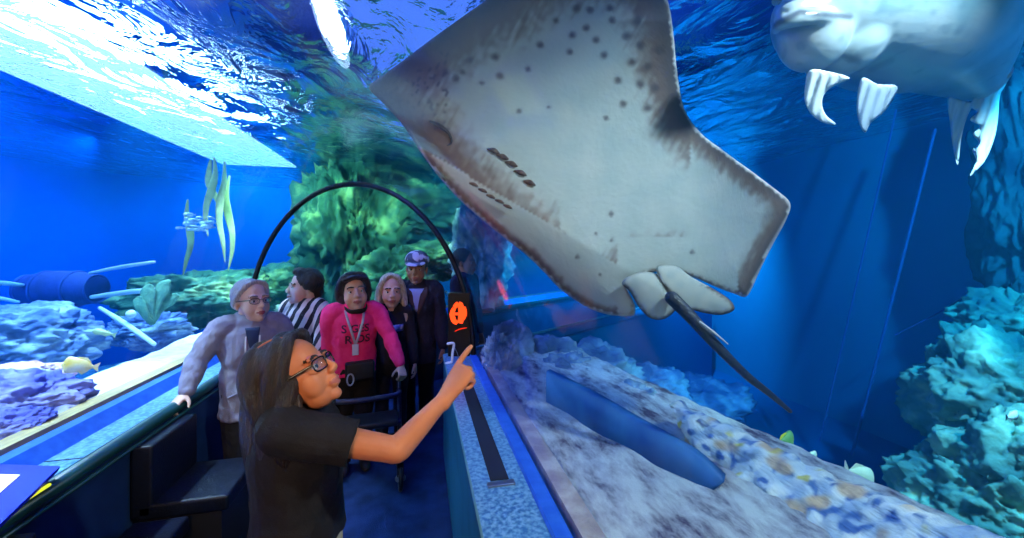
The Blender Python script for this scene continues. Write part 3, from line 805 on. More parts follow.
pole(P(90, 273, 3.95), P(154, 262, 3.7), .018, 'upper white pole sticking out to the right of the sunken barrel')
pole(P(92, 297, 3.7), P(168, 289, 3.9), .026, 'lower thick white pole pointing right from under the sunken barrel')
pole(P(-20, 283, 3.6), P(22, 285, 3.8), .022, 'short white pole ending at the left side of the sunken barrel')
pole(P(-20, 296, 3.6), P(18, 302, 3.7), .018, 'white pole sloping down below the short one left of the barrel')
pole(P(100, 308, 3.5), P(154, 344, 3.3), .022, 'dim slanting pole running down to the white sand')
bm = bmesh.new(); add_ell(bm, P(131, 314, 3.4), .035); tag(bm_obj('float_ball', bm, mat('white_float', (220, 235, 245), .5)), 'small white float ball hovering above the white sand', 'float')
# pale leafy coral
co = empty('coral', P(152, 318, 3.6), 0, 'pale green branching coral standing beside the white sand', 'coral')
cm = mat('pale_coral', (74, 130, 118), .85, (110, 160, 130), 20, .5, 60)
for i, (a, l, w) in enumerate(((-28, .22, .05), (-8, .30, .06), (14, .34, .06), (34, .24, .05), (4, .18, .05))):
    bm = bmesh.new(); s, c = math.sin(R(a)), math.cos(R(a)); y = .03*(i-2)
    add_tube(bm, [(0, y*.2, -.05), (s*l*.35, y, c*l*.4), (s*l*.8+.02, y, c*l*.8), (s*l+.05, y, c*l)], [(.02, .014), (w*.8, .014), (w, .014), (w*.4, .01)], side=(1, 0, 0), n=12)
    for v in bm.verts: v.co += V((.012*noise.noise(v.co*40+V((i, 0, 0))), .01*noise.noise(v.co*30), 0))
    bm_obj('branch', bm, cm, co)
orange = mat('orange_fish_skin', (240, 190, 60), .5, (250, 236, 190), 14)
small_fish('fish', P(80, 366, 2.3), .15, 15, orange, 'yellow and white fish swimming beside the violet boulder', deep=.55, pitch=12)
small_fish('fish', P(104, 333, 3.0), .13, 15, mat('cream_fish_skin', (220, 226, 170), .5), 'slim cream fish tilted above the white sand', deep=.3, pitch=18)
# ribbon weed hanging left of the ring
rw = empty('ribbon_weed', P(215, 270, 4.7), 0, 'tan ribbon weed hanging in the water left of the joint ring', 'seaweed')
wm = mat('tan_weed', (150, 150, 100), .8, (186, 180, 120), 8, .3)
for i, (x0, x1, y0, y1) in enumerate(((214, 206, 158, 236), (222, 222, 162, 262), (208, 218, 160, 215), (229, 230, 176, 270), (190, 186, 200, 276))):
    bm = bmesh.new(); z = 4.7+.07*i
    pts = [P(x0+(x1-x0)*t+3*math.sin(t*7+i), y0+(y1-y0)*t, z)-rw.location for t in (0, .2, .4, .6, .8, 1)]
    add_tube(bm, pts, [(.012, .006), (.03, .006), (.045, .006), (.035, .006), (.025, .006), (.006, .004)], side=(1, 0, 0), n=10)
    bm_obj('ribbon', bm, wm, rw)
# fish-shaped silver flecks standing in for light reflected on the water
silver = mat('silver_glint', (214, 232, 240), .25, (160, 200, 230), 30, metal=.4)
sf = small_fish('small_fish', (0, 0, 0), .075, 10, silver, 'fish-shaped silver fleck standing in for reflected light left of the tan ribbon weed', deep=.3, group='cluster of fish-shaped light flecks')
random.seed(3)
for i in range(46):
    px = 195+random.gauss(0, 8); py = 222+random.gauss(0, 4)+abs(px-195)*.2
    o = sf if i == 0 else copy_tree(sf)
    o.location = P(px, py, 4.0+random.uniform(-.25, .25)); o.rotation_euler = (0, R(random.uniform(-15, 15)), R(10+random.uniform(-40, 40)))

# ------------------------------------------------------------------ rockwork behind the bend
formation('rock_wall', 352, 330, 6.5, 'tall craggy green rock wall seen round the bend behind the visitors', [
    ('crag', 352, 235, 6.7, (.62, .6, 1.25), 31, grn2, dict(amp=.45, ridged=1.2, freq=2.2, sub=6)), ('crag', 392, 290, 6.2, (.55, .5, .45), 32, grn2, dict(amp=.4, ridged=1.2, sub=6)),
    ('ledge', 275, 292, 6.3, (.75, .5, .36), 33, grn2, dict(amp=.35, ridged=1)), ('ledge', 435, 262, 6.6, (.55, .5, .28), 34, grn2, dict(amp=.35, ridged=1)),
    ('overhang', 405, 205, 7.4, (1.1, .5, .5), 35, grn2, dict(amp=.45, ridged=1.2, sub=6))])
rkp(480, 255, 6.0, (.35, .4, .8), 36, coral, 'narrow pale rock column just right of the joint ring', amp=.4, ridged=1)
# ------------------------------------------------------------------ people
skin1 = mat('skin_warm', (176, 104, 68), .5, (192, 118, 80), 9, sss=.08, spec=.35)
skin2 = mat('skin_fair', (206, 170, 158), .5, (216, 180, 166), 9, sss=.08, spec=.35)
skin3 = mat('skin_tan', (196, 150, 126), .5, (206, 160, 134), 9, sss=.08, spec=.35)
skin4 = mat('skin_brown', (140, 96, 78), .5, (156, 108, 86), 9, sss=.08, spec=.35)
lipm = mat('lip_tone', (160, 88, 80), .45); browm = mat('brow_hair', (38, 26, 24), .8); browg = mat('brow_grey', (130, 116, 110), .8)
white_eye = mat('eye_white', (196, 190, 186), .35); iris = mat('iris_brown', (32, 20, 16), .15)
def hairmat(name, a, b): return mat(name, a, .42, b, 26, .6, 60, stretch=(5, 5, .7), spec=.5)
hair_dark = hairmat('hair_dark_brown', (12, 8, 8), (34, 22, 17))
hair_black = hairmat('hair_black', (14, 13, 18), (34, 30, 38))
hair_grey = hairmat('hair_grey', (150, 148, 156), (196, 192, 198))
hair_blond = hairmat('hair_grey_blond', (150, 132, 112), (206, 190, 170))
glassm = mat('spectacle_frame_black', (10, 10, 12), .25, spec=.6); wiref = mat('spectacle_wire', (110, 100, 100), .3, metal=.8)
def lens_mat():
    m = bpy.data.materials.new('lens_glass'); m.use_nodes = True; nt = m.node_tree; N = nt.nodes; L = nt.links; N.clear()
    o = N.new('ShaderNodeOutputMaterial'); mx = N.new('ShaderNodeMixShader'); mx.inputs[0].default_value = .18
    t = N.new('ShaderNodeBsdfTransparent'); g = N.new('ShaderNodeBsdfGlossy'); g.inputs['Roughness'].default_value = .1
    L.new(t.outputs[0], mx.inputs[1]); L.new(g.outputs[0], mx.inputs[2]); L.new(mx.outputs[0], o.inputs[0]); return m
lensm = lens_mat()

def xform(bm, n0, M):
    bm.verts.ensure_lookup_table()
    for v in bm.verts[n0:]: v.co = M @ v.co
def head_shapes(bm, f=1.0, nose=1.0, jaw=1.0):
    add_ell(bm, (0, -.012, .035), (.075, .095, .085), seg=28)
    add_ell(bm, (0, .030, -.020), (.063, .062, .078), seg=28)
    add_ell(bm, (0, .036, -.074), (.049*jaw, .046, .042), seg=20)
    add_ell(bm, (0, .072, -.097), (.021, .018, .017))
    for s in (-1, 1):
        add_ell(bm, (s*.031, .047, -.034), (.036, .035, .048))
        add_ell(bm, (s*.030, .081, .024), (.028, .012, .009))
        add_ell(bm, (s*.074, -.012, -.006), (.009, .019, .030), rot=rotm(0, 0, s*-18))
        add_ell(bm, (s*.072, -.004, -.030), (.007, .009, .011))
        add_ell(bm, (s*.011, .101, -.031), (.0095, .010, .008))
        add_tube(bm, [(s*.018, .0775, .009), (s*.031, .083, .0135), (s*.044, .074, .009)], [.004, .005, .004], n=8)
        add_tube(bm, [(s*.020, .078, -.010), (s*.031, .080, -.013), (s*.042, .073, -.009)], [.004, .0045, .004], n=8)
    add_tube(bm, [(0, .086, .016), (0, .096, -.004), (0, .107*nose if nose > 1 else .107, -.024), (0, .104, -.034)], [(.008, .008), (.008, .009), (.0125, .011), (.010, .008)], side=(1, 0, 0), n=12)
    add_ell(bm, (0, .086, -.060), (.025, .013, .022))
    add_tube(bm, [(-.022, .083, -.063), (-.008, .098, -.056), (0, .0985, -.058), (.008, .098, -.056), (.022, .083, -.063)], [.003, .0055, .005, .0055, .003], n=8)
    add_tube(bm, [(-.020, .083, -.066), (0, .0975, -.0705), (.020, .083, -.066)], [.003, .0068, .003], n=8)
def hand(bm, w, d, nrm, side, s=1.0, curls=((20, 25, 15),)*4, thumb=(.6, .75, -.25), spread=4, wr=.027):
    w = V(w); d = V(d).normalized(); nrm = V(nrm); nrm = (nrm-d*nrm.dot(d)).normalized()
    lat = nrm.cross(d) if side > 0 else d.cross(nrm)
    add_tube(bm, [w-d*.02*s, w+d*.012*s, w+d*.05*s, w+d*.088*s], [(wr*s, wr*.72*s), (.029*s, .018*s), (.038*s, .0155*s), (.039*s, .011*s)], side=lat, n=16)
    for f in range(4):
        b = w+d*(.080-.0025*(f-1)**2)*s+lat*(.029-.0195*f)*s
        ln = (.070, .078, .072, .056)[f]*s; r = (.0092, .0094, .0090, .0078)[f]*s
        a = R(spread*(1.2-f)); dd = (d*math.cos(a)+lat*math.sin(a)).normalized()
        th = 0; pts = [b]; p = b
        for j, (fr, c) in enumerate(zip((.45, .31, .24), curls[f])):
            th += R(c); p = p+(dd*math.cos(th)-nrm*math.sin(th))*ln*fr*1.06; pts.append(p)
        add_tube(bm, pts, [r*1.08, r, r*.94, r*.78], n=10, sub=3)
    t = (lat*thumb[0]+d*thumb[1]+nrm*thumb[2]).normalized(); b = w+d*.022*s+lat*.022*s-nrm*.004*s
    m = b+t*.045*s; e = m+(t*.8+d*.6-nrm*.15).normalized()*.034*s
    add_tube(bm, [b, b.lerp(m, .5), m, e], [.0135*s, .0125*s, .0108*s, .0085*s], n=10, sub=3)
def ik(s, w, l1, l2, hint):
    v = w-s; d = min(v.length, (l1+l2)*.995); v = v.normalized()
    a = (l1*l1-l2*l2+d*d)/(2*d); h = math.sqrt(max(0, l1*l1-a*a))
    hv = V(hint); hv = (hv-v*hv.dot(v)).normalized(); return s+v*a+hv*h
class Fig: pass
def figure(name_label, loc, heading, h, head_loc, head_rot, hs=1.0, skin=skin2, brow=browm, build=1.0, arms=None, lean=.02, voxel=.006, group=None,
           top=None, sleeve=1.0, trousers=None, shoes=None, hem=None, nose=1.0, jaw=1.0, depth=1.0, stance=.09, top_pad=.014, feet=0, wr_amp=.006, skirt=0):
    """arms: {+1/-1: dict(wrist, hint | elbow, dir, nrm, curls...)} in the figure's own frame (x right, y forward)"""
    g = Fig(); k = h/1.70; g.k = k; g.h = h
    root = empty('person', loc, heading, name_label, 'person', group); g.root = root
    g.M = Matrix.Translation(V(loc)) @ Matrix.Rotation(heading, 4, 'Z'); g.Mi = g.M.inverted()
    H = Matrix.Translation(V(head_loc)) @ head_rot.to_4x4() @ Matrix.Scale(hs, 4); g.H = H; g.Hi = H.inverted(); g.hs = hs
    b = build
    zs = 1.385*k; sw = .160*k*b; g.sw = sw; g.zs = zs
    nb = V((0, lean, 1.415*k)); g.nb = nb
    tor = [(V((0, 0, .90*k)), .150, .112), (V((0, lean*.2, 1.0*k)), .150, .112), (V((0, lean*.4, 1.10*k)), .143, .108), (V((0, lean*.75, 1.24*k)), .155, .116), (V((0, lean, 1.335*k)), .150, .096), (V((0, lean, 1.395*k)), .095, .070)]
    g.lean = lean
    def torso(bm, f, pad, lo=None, flat=True):
        pts = [p for p, *_ in tor]; rr = [((rx*f)*k*b+pad, (ry*f)*k*b*depth+pad) for _, rx, ry in tor]
        if lo is not None:
            pts = [V((0, 0, lo))]+[p for p in pts if p.z > lo+.03]; rr = rr[-len(pts)+1:]; rr = [(rr[0][0]*(1+skirt), rr[0][1]*(1+skirt))]+rr
        add_tube(bm, pts, rr, side=(1, 0, 0), n=28, sub=4, flat=(flat, False))
    arm = {}
    for s in (1, -1):
        a = (arms or {}).get(s, {})
        S = V((s*sw, lean, zs)); W = V(a.get('wrist', (s*(sw+.06), lean+.04, .80*k)))
        E = V(a['elbow']) if 'elbow' in a else ik(S, W, .275*k, .25*k, a.get('hint', (s*.6, -.8, -.3)))
        arm[s] = (S, E, W, a)
    g.arm = arm
    def armpts(s):
        S, E, W, a = arm[s]
        return [V((s*.055*k, lean, zs+.012*k)), S.lerp(V((s*.055*k, lean, zs)), .25)+V((0, 0, .006)), S.lerp(E, .12)+V((0, 0, .0)), S.lerp(E, .5), S.lerp(E, .9), E, E.lerp(W, .14), E.lerp(W, .45), W.lerp(E, .06)]
    ar = [.046, .058, .056, .047, .041, .041, .042, .037, .026]
    g.armpts = armpts
    # body: one continuous skin
    bm = bmesh.new(); torso(bm, .93, 0)
    n0 = len(bm.verts); head_shapes(bm, nose=nose, jaw=jaw); xform(bm, n0, H)
    hb = H @ V((0, -.03, -.05)); nkr = .050*hs
    add_tube(bm, [nb-V((0, .0, .05*k)), nb+V((0, 0, .01)), nb.lerp(hb, .6), hb], [nkr*1.35, nkr*1.1, nkr, nkr], n=18)
    for s in (1, -1):
        S, E, W, a = arm[s]
        add_tube(bm, armpts(s), [r*k*b*1.02 for r in ar], n=16, sub=3)
        hd = a.get('dir', (W-E)); hn = a.get('nrm', (s, .3, 0))
        hand(bm, W, hd, hn, s, a.get('s', k*1.02), a.get('curls', ((18, 26, 16), (22, 28, 18), (26, 30, 18), (30, 32, 20))), a.get('thumb', (.5, .8, -.3)), wr=.026*k*b/k)
        add_tube(bm, [(s*.082*k, 0, .90*k), (s*stance*k, .01, .68*k), (s*stance*k, .015, .47*k), (s*stance*k, -.01, .28*k), (s*stance*k, 0, .07*k)], [.086*k*b, .072*k*b, .052*k*b, .052*k*b, .034*k], n=16)
    me = remesh(bm, voxel, 4 if voxel < .005 else 2)
    slots = [skin, lipm, brow]
    for p in me.polygons:
        c = g.Hi @ p.center
        if c.y > .06:
            zc = -.0635+.02*abs(c.x)
            if abs(c.x) < .024 and -.0755+.36*abs(c.x) < c.z < -.0535-.25*abs(c.x)*.6 and c.y > .085: p.material_index = 1
            x = abs(c.x)
            if .011 < x < .052 and abs(c.z-(.0285-.0045*((x-.028)/.02)**2)) < .0042 and c.y > .062: p.material_index = 2
    g.body = link('body', me, slots, root)
    for s in (1, -1):
        bm = bmesh.new(); r = .0122*hs; c = H @ V((s*.031, .0735, .0005)); add_ell(bm, c, r, seg=14)
        for f in bm.faces:
            q = g.Hi @ f.calc_center_median()-V((s*.031, .0735, .0005))
            if q.normalized().dot(V((0, 1, .0)).normalized()) > .84: f.material_index = 1
        bm_obj('eye', bm, [white_eye, iris], root)
    # clothes
    if trousers:
        bm = bmesh.new()
        add_tube(bm, [(0, 0, .80*k), (0, 0, .90*k), (0, 0, 1.02*k)], [(.158*k*b, .122*k*b*depth), (.166*k*b, .125*k*b*depth), (.150*k*b, .114*k*b*depth)], side=(1, 0, 0), n=24)
        for s in (1, -1):
            add_tube(bm, [(s*.082*k, 0, .90*k), (s*stance*k, .01, .68*k), (s*stance*k, .015, .47*k), (s*stance*k, -.005, .28*k), (s*stance*k, 0, .055*k)], [.100*k*b, .090*k*b, .073*k*b, .071*k*b, .064*k*b], n=16, flat=(False, True))
        me = remesh(bm, max(voxel, .006), 3); wrinkle(me, .006, 14, 3); link('trousers', me, trousers, root)
    if shoes:
        for s in (1, -1):
            bm = bmesh.new(); x = s*stance*k
            add_tube(bm, [(x, -.075*k, .04*k), (x, -.02*k, .05*k), (x, .06*k, .042*k), (x, .14*k, .032*k), (x, .17*k, .026*k)], [(.032*k, .040*k), (.038*k, .05*k), (.043*k, .040*k), (.041*k, .030*k), (.028*k, .022*k)], side=(1, 0, 0), n=14)
            for v in bm.verts: v.co.z = max(v.co.z, .001)
            bm_obj('shoe', bm, shoes, root)
    if top:
        bm = bmesh.new(); torso(bm, 1.0, top_pad, lo=hem if hem is not None else .86*k)
        for s in (1, -1):
            pts = armpts(s); rr = [r*k*b+top_pad*.85 for r in ar]
            cut = {1.0: 9, .5: 5, .45: 4, .35: 4}[sleeve]
            pts = pts[:cut]; rr = rr[:cut]
            if sleeve == 1.0: pts[-1] = pts[-1].lerp(pts[-2], .08); rr[-1] = rr[-2]*.78
            elif sleeve < .46:
                pts[-1] = arm[s][0].lerp(arm[s][1], .62); rr[-1] = rr[-1]+.008; pts.insert(-1, pts[-2].lerp(pts[-1], .7)); rr.insert(-1, rr[-1])
            add_tube(bm, pts, rr, n=18, sub=3, flat=(False, sleeve < 1))
        me = remesh(bm, max(voxel, .0045), 3); wrinkle(me, wr_amp, 9, len(name_label)); wrinkle(me, wr_amp*.5, 24, 2, .6)
        g.top = link('top', me, top, root)
        g.bvh = BVHTree.FromPolygons([v.co for v in me.vertices], [p.vertices for p in me.polygons])
    return g
def on_chest(g, x, z, off=.003, y=1.0):             # a point on the front of the garment
    h = g.bvh.ray_cast(V((x, y, z)), V((0, -1, 0)))
    return (h[0]+V((0, off, 0))) if h[0] else V((x, g.lean+.13, z))
def part(g, name, bm, m, remesh_v=None, sm=2, wr=None, par=None, label=None, head=False, wsc=20):
    if head: xform(bm, 0, g.H)
    if remesh_v:
        me = remesh(bm, remesh_v, sm)
        if wr: wrinkle(me, wr, wsc, 1, .5)
        o = link(name, me, m, par or g.root)
    else: o = bm_obj(name, bm, m, par or g.root)
    if label: o['label'] = label
    return o
def glasses(g, m, r=.0022, w=.026, h=.017, rect=True, y=.099, z=.001):
    bm = bmesh.new()
    def rim(s):
        out = []
        for i in range(28):
            a = 2*math.pi*i/28; c, n = math.cos(a), math.sin(a)
            e = .55 if rect else .9
            x = w*math.copysign(abs(c)**e, c); q = h*math.copysign(abs(n)**e, n)
            X = s*(.0325)+x; out.append(V((X, y-.35*X*X/.06*.55-.0, z+q)))
        return out
    for s in (1, -1):
        add_loop_tube(bm, rim(s), r)
        e = V((s*(.0325+w), y-.012, z+.007))
        add_tube(bm, [e, V((s*.068, .062, z+.007)), V((s*.0815, .02, z+.006)), V((s*.083, -.012, z+.004)), V((s*.079, -.035, z-.014))], [(r, r*1.5)]*5, n=8)
    add_tube(bm, [(-.0075, y, z+.005), (0, y+.004, z+.007), (.0075, y, z+.005)], r, n=8)
    o = part(g, 'glasses', bm, m, head=True)
    for s in (1, -1):
        b = bmesh.new(); rp = rim(s); f = [b.verts.new(p) for p in rp]; k = [b.verts.new(p-V((0, .0012, 0))) for p in rp]
        b.faces.new(f); b.faces.new(k[::-1])
        for i in range(28): b.faces.new((f[i], k[i], k[(i+1) % 28], f[(i+1) % 28]))
        part(g, 'lens', b, lensm, head=True, par=o)
    return o
def facing(x, y, turn=0): return math.atan2(x, -y)+R(turn)      # heading that looks at the photographer, turned to our right by turn
def place(px, py, d):                               # ground point and head height of someone whose head is seen there
    p = P(px, py, d); return V((p.x, p.y, 0)), p.z
darkt = mat('dark_trousers', (22, 24, 34), .85, (30, 32, 44), 20, .2, 160)
shoeb = mat('dark_shoe', (20, 20, 26), .5)
def vpatch(g, w0, z0, ln, m, name, label):           # the garment underneath, seen in an open neck
    bm = bmesh.new(); rows = []
    for j in range(8):
        t = j/7; w_ = w0*math.sqrt(max(0, 1-t))+.003; z = z0-ln*t
        rows.append([bm.verts.new(on_chest(g, -w_+2*w_*i/8, z, .005)) for i in range(9)])
    for a, b in zip(rows, rows[1:]):
        for i in range(8): bm.faces.new((a[i], a[i+1], b[i+1], b[i]))
    o = bm_obj(name, bm, m, g.root); o.modifiers.new('s', 'SOLIDIFY').thickness = .003; o['label'] = label
# ---- the presenter in the foreground
pl = P(299, 500, 1.20); hd0 = R(-97)
Mp = Matrix.Translation((pl.x, pl.y, 0)) @ Matrix.Rotation(hd0, 4, 'Z'); Mpi = Mp.inverted()
L_ = lambda px, py, d: Mpi @ P(px, py, d)
hl_ = L_(297, 377, 1.165)
dirv = (P(477, 352, 1.27)-P(447, 397, 1.22)); Rm = Mpi.to_3x3()
camr, camu, camb = V((CT, -ST, 0)), V((0, 0, 1)), V((-ST, -CT, 0))
polo = mat('black_polo_cloth', (17, 16, 19), .8, (24, 22, 26), 12, .25, 300, spec=.25)
khaki = mat('beige_trousers', (176, 160, 134), .85, (188, 172, 146), 14, .2, 160)
g = figure('woman in a black polo shirt and black glasses pointing up at the ray', (pl.x, pl.y, 0), hd0, 1.43, hl_, rotm(30, 0, -5), hs=1.0, skin=skin1, brow=browm, build=1.02, depth=1.12,
           arms={1: dict(elbow=L_(397, 450, 1.13), wrist=L_(446, 397, 1.215), dir=Rm @ dirv, nrm=Rm @ (camr*-.55+camu*.35+camb*.78), s=1.10,
                         curls=((4, 6, 4), (62, 88, 50), (70, 92, 55), (76, 92, 55)), thumb=(.35, .8, -.55)),
                 -1: dict(wrist=(-.19, -.05, .66), hint=(-.5, -.8, 0), dir=(0, .1, -1), nrm=(-1, .2, 0))},
           lean=.0, voxel=.004, top=polo, sleeve=.45, trousers=khaki, shoes=shoeb, hem=.80, top_pad=.017, wr_amp=.005, skirt=.02)
H = g.H
# hair: a cap with a parting, then long locks falling behind
bm = bmesh.new()
add_ell(bm, (0, -.030, .044), (.086, .098, .090), seg=28)
for s in (1, -1):
    add_tube(bm, [(s*.004, .050, .112), (s*.036, .056, .104), (s*.066, .036, .066), (s*.083, .008, .018), (s*.084, -.030, -.03)], [.013, .016, .016, .015, .017], n=12)
    add_tube(bm, [(s*.006, .02, .124), (s*.05, .02, .102), (s*.080, -.012, .05), (s*.088, -.05, -.02), (s*.08, -.07, -.07)], [.014, .018, .018, .02, .024], n=12)
    add_tube(bm, [(s*.006, -.04, .130), (s*.05, -.06, .105), (s*.08, -.08, .04), (s*.08, -.085, -.05)], [.014, .022, .026, .03], n=12)
xform(bm, 0, H)
W_ = lambda *a: [L_(*q) for q in a]
locks = [([(268, 358, 1.17), (260, 392, 1.15), (258, 425, 1.13), (262, 462, 1.115), (268, 486, 1.11)], [.03, .034, .036, .032, .012]),
         ([(278, 372, 1.13), (270, 402, 1.11), (268, 432, 1.09), (272, 462, 1.08), (276, 478, 1.08)], [.03, .034, .036, .030, .01]),
         ([(290, 385, 1.10), (285, 408, 1.085), (282, 432, 1.07), (284, 456, 1.065), (287, 470, 1.065)], [.024, .028, .030, .024, .008]),
         ([(264, 365, 1.24), (258, 400, 1.24), (257, 436, 1.22), (261, 470, 1.2), (264, 488, 1.2)], [.04, .045, .045, .035, .012]),
         ([(276, 370, 1.22), (270, 400, 1.24), (268, 430, 1.22), (270, 456, 1.2)], [.04, .045, .05, .03]),
         ([(296, 398, 1.11), (295, 412, 1.09), (293, 428, 1.075), (295, 440, 1.07)], [.018, .02, .018, .006])]
for p, r in locks: add_tube(bm, W_(*p), r, n=14, sub=5)
me = remesh(bm, .0045, 2)
for v, n in zip(me.vertices, [v.normal.copy() for v in me.vertices]):     # strand ridges running down the hair
    w = g.M @ v.co; a = math.atan2(w.y-1.25, w.x+.4)
    v.co += n*(.0028*noise.noise(V((w.x*60+w.y*50, w.y*46-w.x*30, w.z*5)))+.0018*noise.noise(V((w.x*150, w.y*150, w.z*9))))
hair = link('hair', me, hair_dark, g.root)
bm = bmesh.new(); add_tube(bm, [(.030, .058, .107), (.032, .02, .1255), (.032, -.03, .1275), (.028, -.07, .116)], [(.002, .002), (.0028, .0025), (.0028, .0025), (.002, .001)], side=(1, 0, 0), n=8)
part(g, 'hair_parting', bm, skin1, head=True, par=hair, label='pale parting line')
glasses(g, glassm, r=.0024, w=.0265, h=.0175)
bm = bmesh.new()                                    # polo collar
nb = g.nb
add_tube(bm, [nb+V((.068*math.sin(a), .062*math.cos(a)-.004, .014-.016*math.cos(a))) for a in [R(q) for q in range(12, 349, 24)]], [(.0045, .017)]*15, side=None, n=10)
part(g, 'collar', bm, polo, remesh_v=.004)
for s in (1,):                                      # sleeve hem
    S, E, W, a = g.arm[1]
PRES = g

# ---- grey-haired woman in a hoodie
base, hz = place(251, 301, 2.56)
hood = mat('grey_hoodie_fleece', (122, 120, 146), .95, (138, 136, 160), 18, .3, 240, spec=.1)
hdg = facing(base.x, base.y, 4)
Mg = (Matrix.Translation(base) @ Matrix.Rotation(hdg, 4, 'Z')).inverted()
G_ = lambda px, py, d: Mg @ P(px, py, d)
rw_ = G_(186, 397, 2.26); rw_.z = .835
g = figure('grey-haired woman in a grey hoodie with one hand on the left rail', base, hdg, hz/.925, (0, .03, hz), rotm(6, 0, 24), hs=1.14, skin=skin2, brow=browg, build=1.16, depth=1.05,
           arms={1: dict(wrist=rw_, elbow=(V((.160*1.16*.84, .02, 1.17))*.5+rw_*.5+V((.035, -.05, -.02))), dir=G_(174, 405, 2.2)-rw_, nrm=(.25, .15, 1), s=.92, curls=((18, 40, 30),)*4, thumb=(.8, .5, -.4)),
                 -1: dict(wrist=(-.22, .12, .66), hint=(-.8, -.4, 0))},
           lean=.02, voxel=.006, top=hood, trousers=darkt, shoes=shoeb, top_pad=.024, hem=.60, wr_amp=.010, skirt=.03)
bm = bmesh.new(); add_ell(bm, (0, -.028, .042), (.084, .098, .090), seg=26)
for s in (1, -1): add_tube(bm, [(s*.01, .052, .108), (s*.05, .05, .09), (s*.078, .018, .04), (s*.082, -.02, -.01)], [.012, .014, .012, .012], n=10)
add_ell(bm, (0, -.11, -.0), (.05, .04, .05)); part(g, 'hair', bm, hair_grey, remesh_v=.006, wr=.003, head=True)
glasses(g, wiref, r=.0020, w=.024, h=.016, rect=False)
nb = g.nb; bm = bmesh.new()                         # hood lying round the neck
add_tube(bm, [nb+V((.045*math.sin(a)*(1.9), .075*math.cos(a)-.015, .012-.03*math.cos(a))) for a in [R(q) for q in range(20, 341, 20)]], [(.028, .034)]*17, n=14)
add_ell(bm, nb+V((0, -.10, -.03)), (.11, .06, .08)); part(g, 'hood', bm, hood, remesh_v=.007, wr=.006)
vpatch(g, .036, nb.z-.02, .14, mat('navy_tee', (30, 44, 84), .8), 'shirt', 'navy tee at the open neck')
for s in (1, -1):
    bm = bmesh.new(); add_tube(bm, [on_chest(g, s*.036+.002*math.sin(i), nb.z-.07-.04*i, .005) for i in range(6)], .0048, n=8); part(g, 'drawstring', bm, mat('white_cord', (214, 210, 220), .7), label='white drawstring')
bm = bmesh.new()
add_tube(bm, [on_chest(g, x*.02, .79-.0006*x*x*2, .004) for x in range(-6, 7)], [(.007, .006)]*13, n=8); part(g, 'pocket_seam', bm, hood)

# ---- dark-haired woman in a striped shirt, face turned left
base, hz = place(307, 287, 3.3)
stripes = bpy.data.materials.new('striped_cloth'); stripes.use_nodes = True
nt = stripes.node_tree; N = nt.nodes; Lk = nt.links
tc = N.new('ShaderNodeTexCoord'); mp = N.new('ShaderNodeMapping'); mp.inputs['Rotation'].default_value = (R(8), R(24), 0)
wv = N.new('ShaderNodeTexWave'); wv.inputs['Scale'].default_value = 4.6; wv.inputs['Distortion'].default_value = 1.6; wv.inputs['Detail'].default_value = 1; wv.inputs['Detail Scale'].default_value = .8
cr = N.new('ShaderNodeValToRGB'); cr.color_ramp.interpolation = 'CONSTANT'; e = cr.color_ramp.elements; e[0].color = lin((22, 20, 44)); e[1].position = .5; e[1].color = lin((206, 186, 196))
Lk.new(tc.outputs['Object'], mp.inputs[0]); Lk.new(mp.outputs[0], wv.inputs[0]); Lk.new(wv.outputs['Fac'], cr.inputs[0]); Lk.new(cr.outputs[0], N['Principled BSDF'].inputs['Base Color']); N['Principled BSDF'].inputs['Roughness'].default_value = .8
g = figure('short-haired woman in a bold striped shirt looking away to the left', base, facing(base.x, base.y, -38), hz/.925, (0, .03, hz), rotm(4, 0, -42), hs=1.16, skin=skin2, build=1.1,
           arms={1: dict(wrist=(.20, .16, .74), hint=(.7, -.7, -.2)), -1: dict(wrist=(-.2, .16, .74), hint=(-.7, -.7, -.2))}, lean=.02, top=stripes, trousers=darkt, shoes=shoeb, top_pad=.02, hem=.72, wr_amp=.008)
bm = bmesh.new(); add_ell(bm, (0, -.026, .046), (.088, .100, .092), seg=26); add_ell(bm, (0, .03, .105), (.06, .05, .035)); add_ell(bm, (0, -.085, -.02), (.06, .045, .065))
for s in (1, -1): add_ell(bm, (s*.076, -.018, .025), (.02, .045, .045))
part(g, 'hair', bm, hair_black, remesh_v=.006, wr=.006, head=True, wsc=40)
nb = g.nb; bm = bmesh.new(); add_tube(bm, [nb+V((.068*math.sin(a), .066*math.cos(a)-.01, .016-.026*math.cos(a))) for a in [R(q) for q in range(14, 347, 22)]], [(.006, .024)]*16, n=10); part(g, 'collar', bm, stripes, remesh_v=.006)

# ---- woman in the pink sweater holding the walking frame
base, hz = place(353, 292, 3.04)
pink = mat('pink_sweater_knit', (232, 40, 104), .9, (240, 56, 116), 20, .3, 220, spec=.15)
hdg = facing(base.x, base.y, 6)
Mg = (Matrix.Translation(base) @ Matrix.Rotation(hdg, 4, 'Z')).inverted()
G_ = lambda px, py, d: Mg @ P(px, py, d)
g = figure('woman in a bright pink sweater holding the handles of the walking frame', base, hdg, hz/.915, (0, .055, hz), rotm(10, 4, 4), hs=1.20, skin=skin3, build=1.16,
           arms={1: dict(wrist=G_(333, 374, 2.97), hint=(.9, -.6, -.2), dir=(0, .7, -.6), nrm=(.3, .5, .8), s=.9, curls=((40, 60, 40),)*4, thumb=(.7, .5, -.5)),
                 -1: dict(wrist=G_(401, 366, 2.94), hint=(-.9, -.6, -.2), dir=(0, .7, -.6), nrm=(-.3, .5, .8), s=.9, curls=((40, 60, 40),)*4, thumb=(.7, .5, -.5))},
           lean=.05, top=pink, trousers=mat('black_trousers', (12, 12, 18), .85), shoes=shoeb, top_pad=.02, hem=.70, wr_amp=.009)
PINK = g
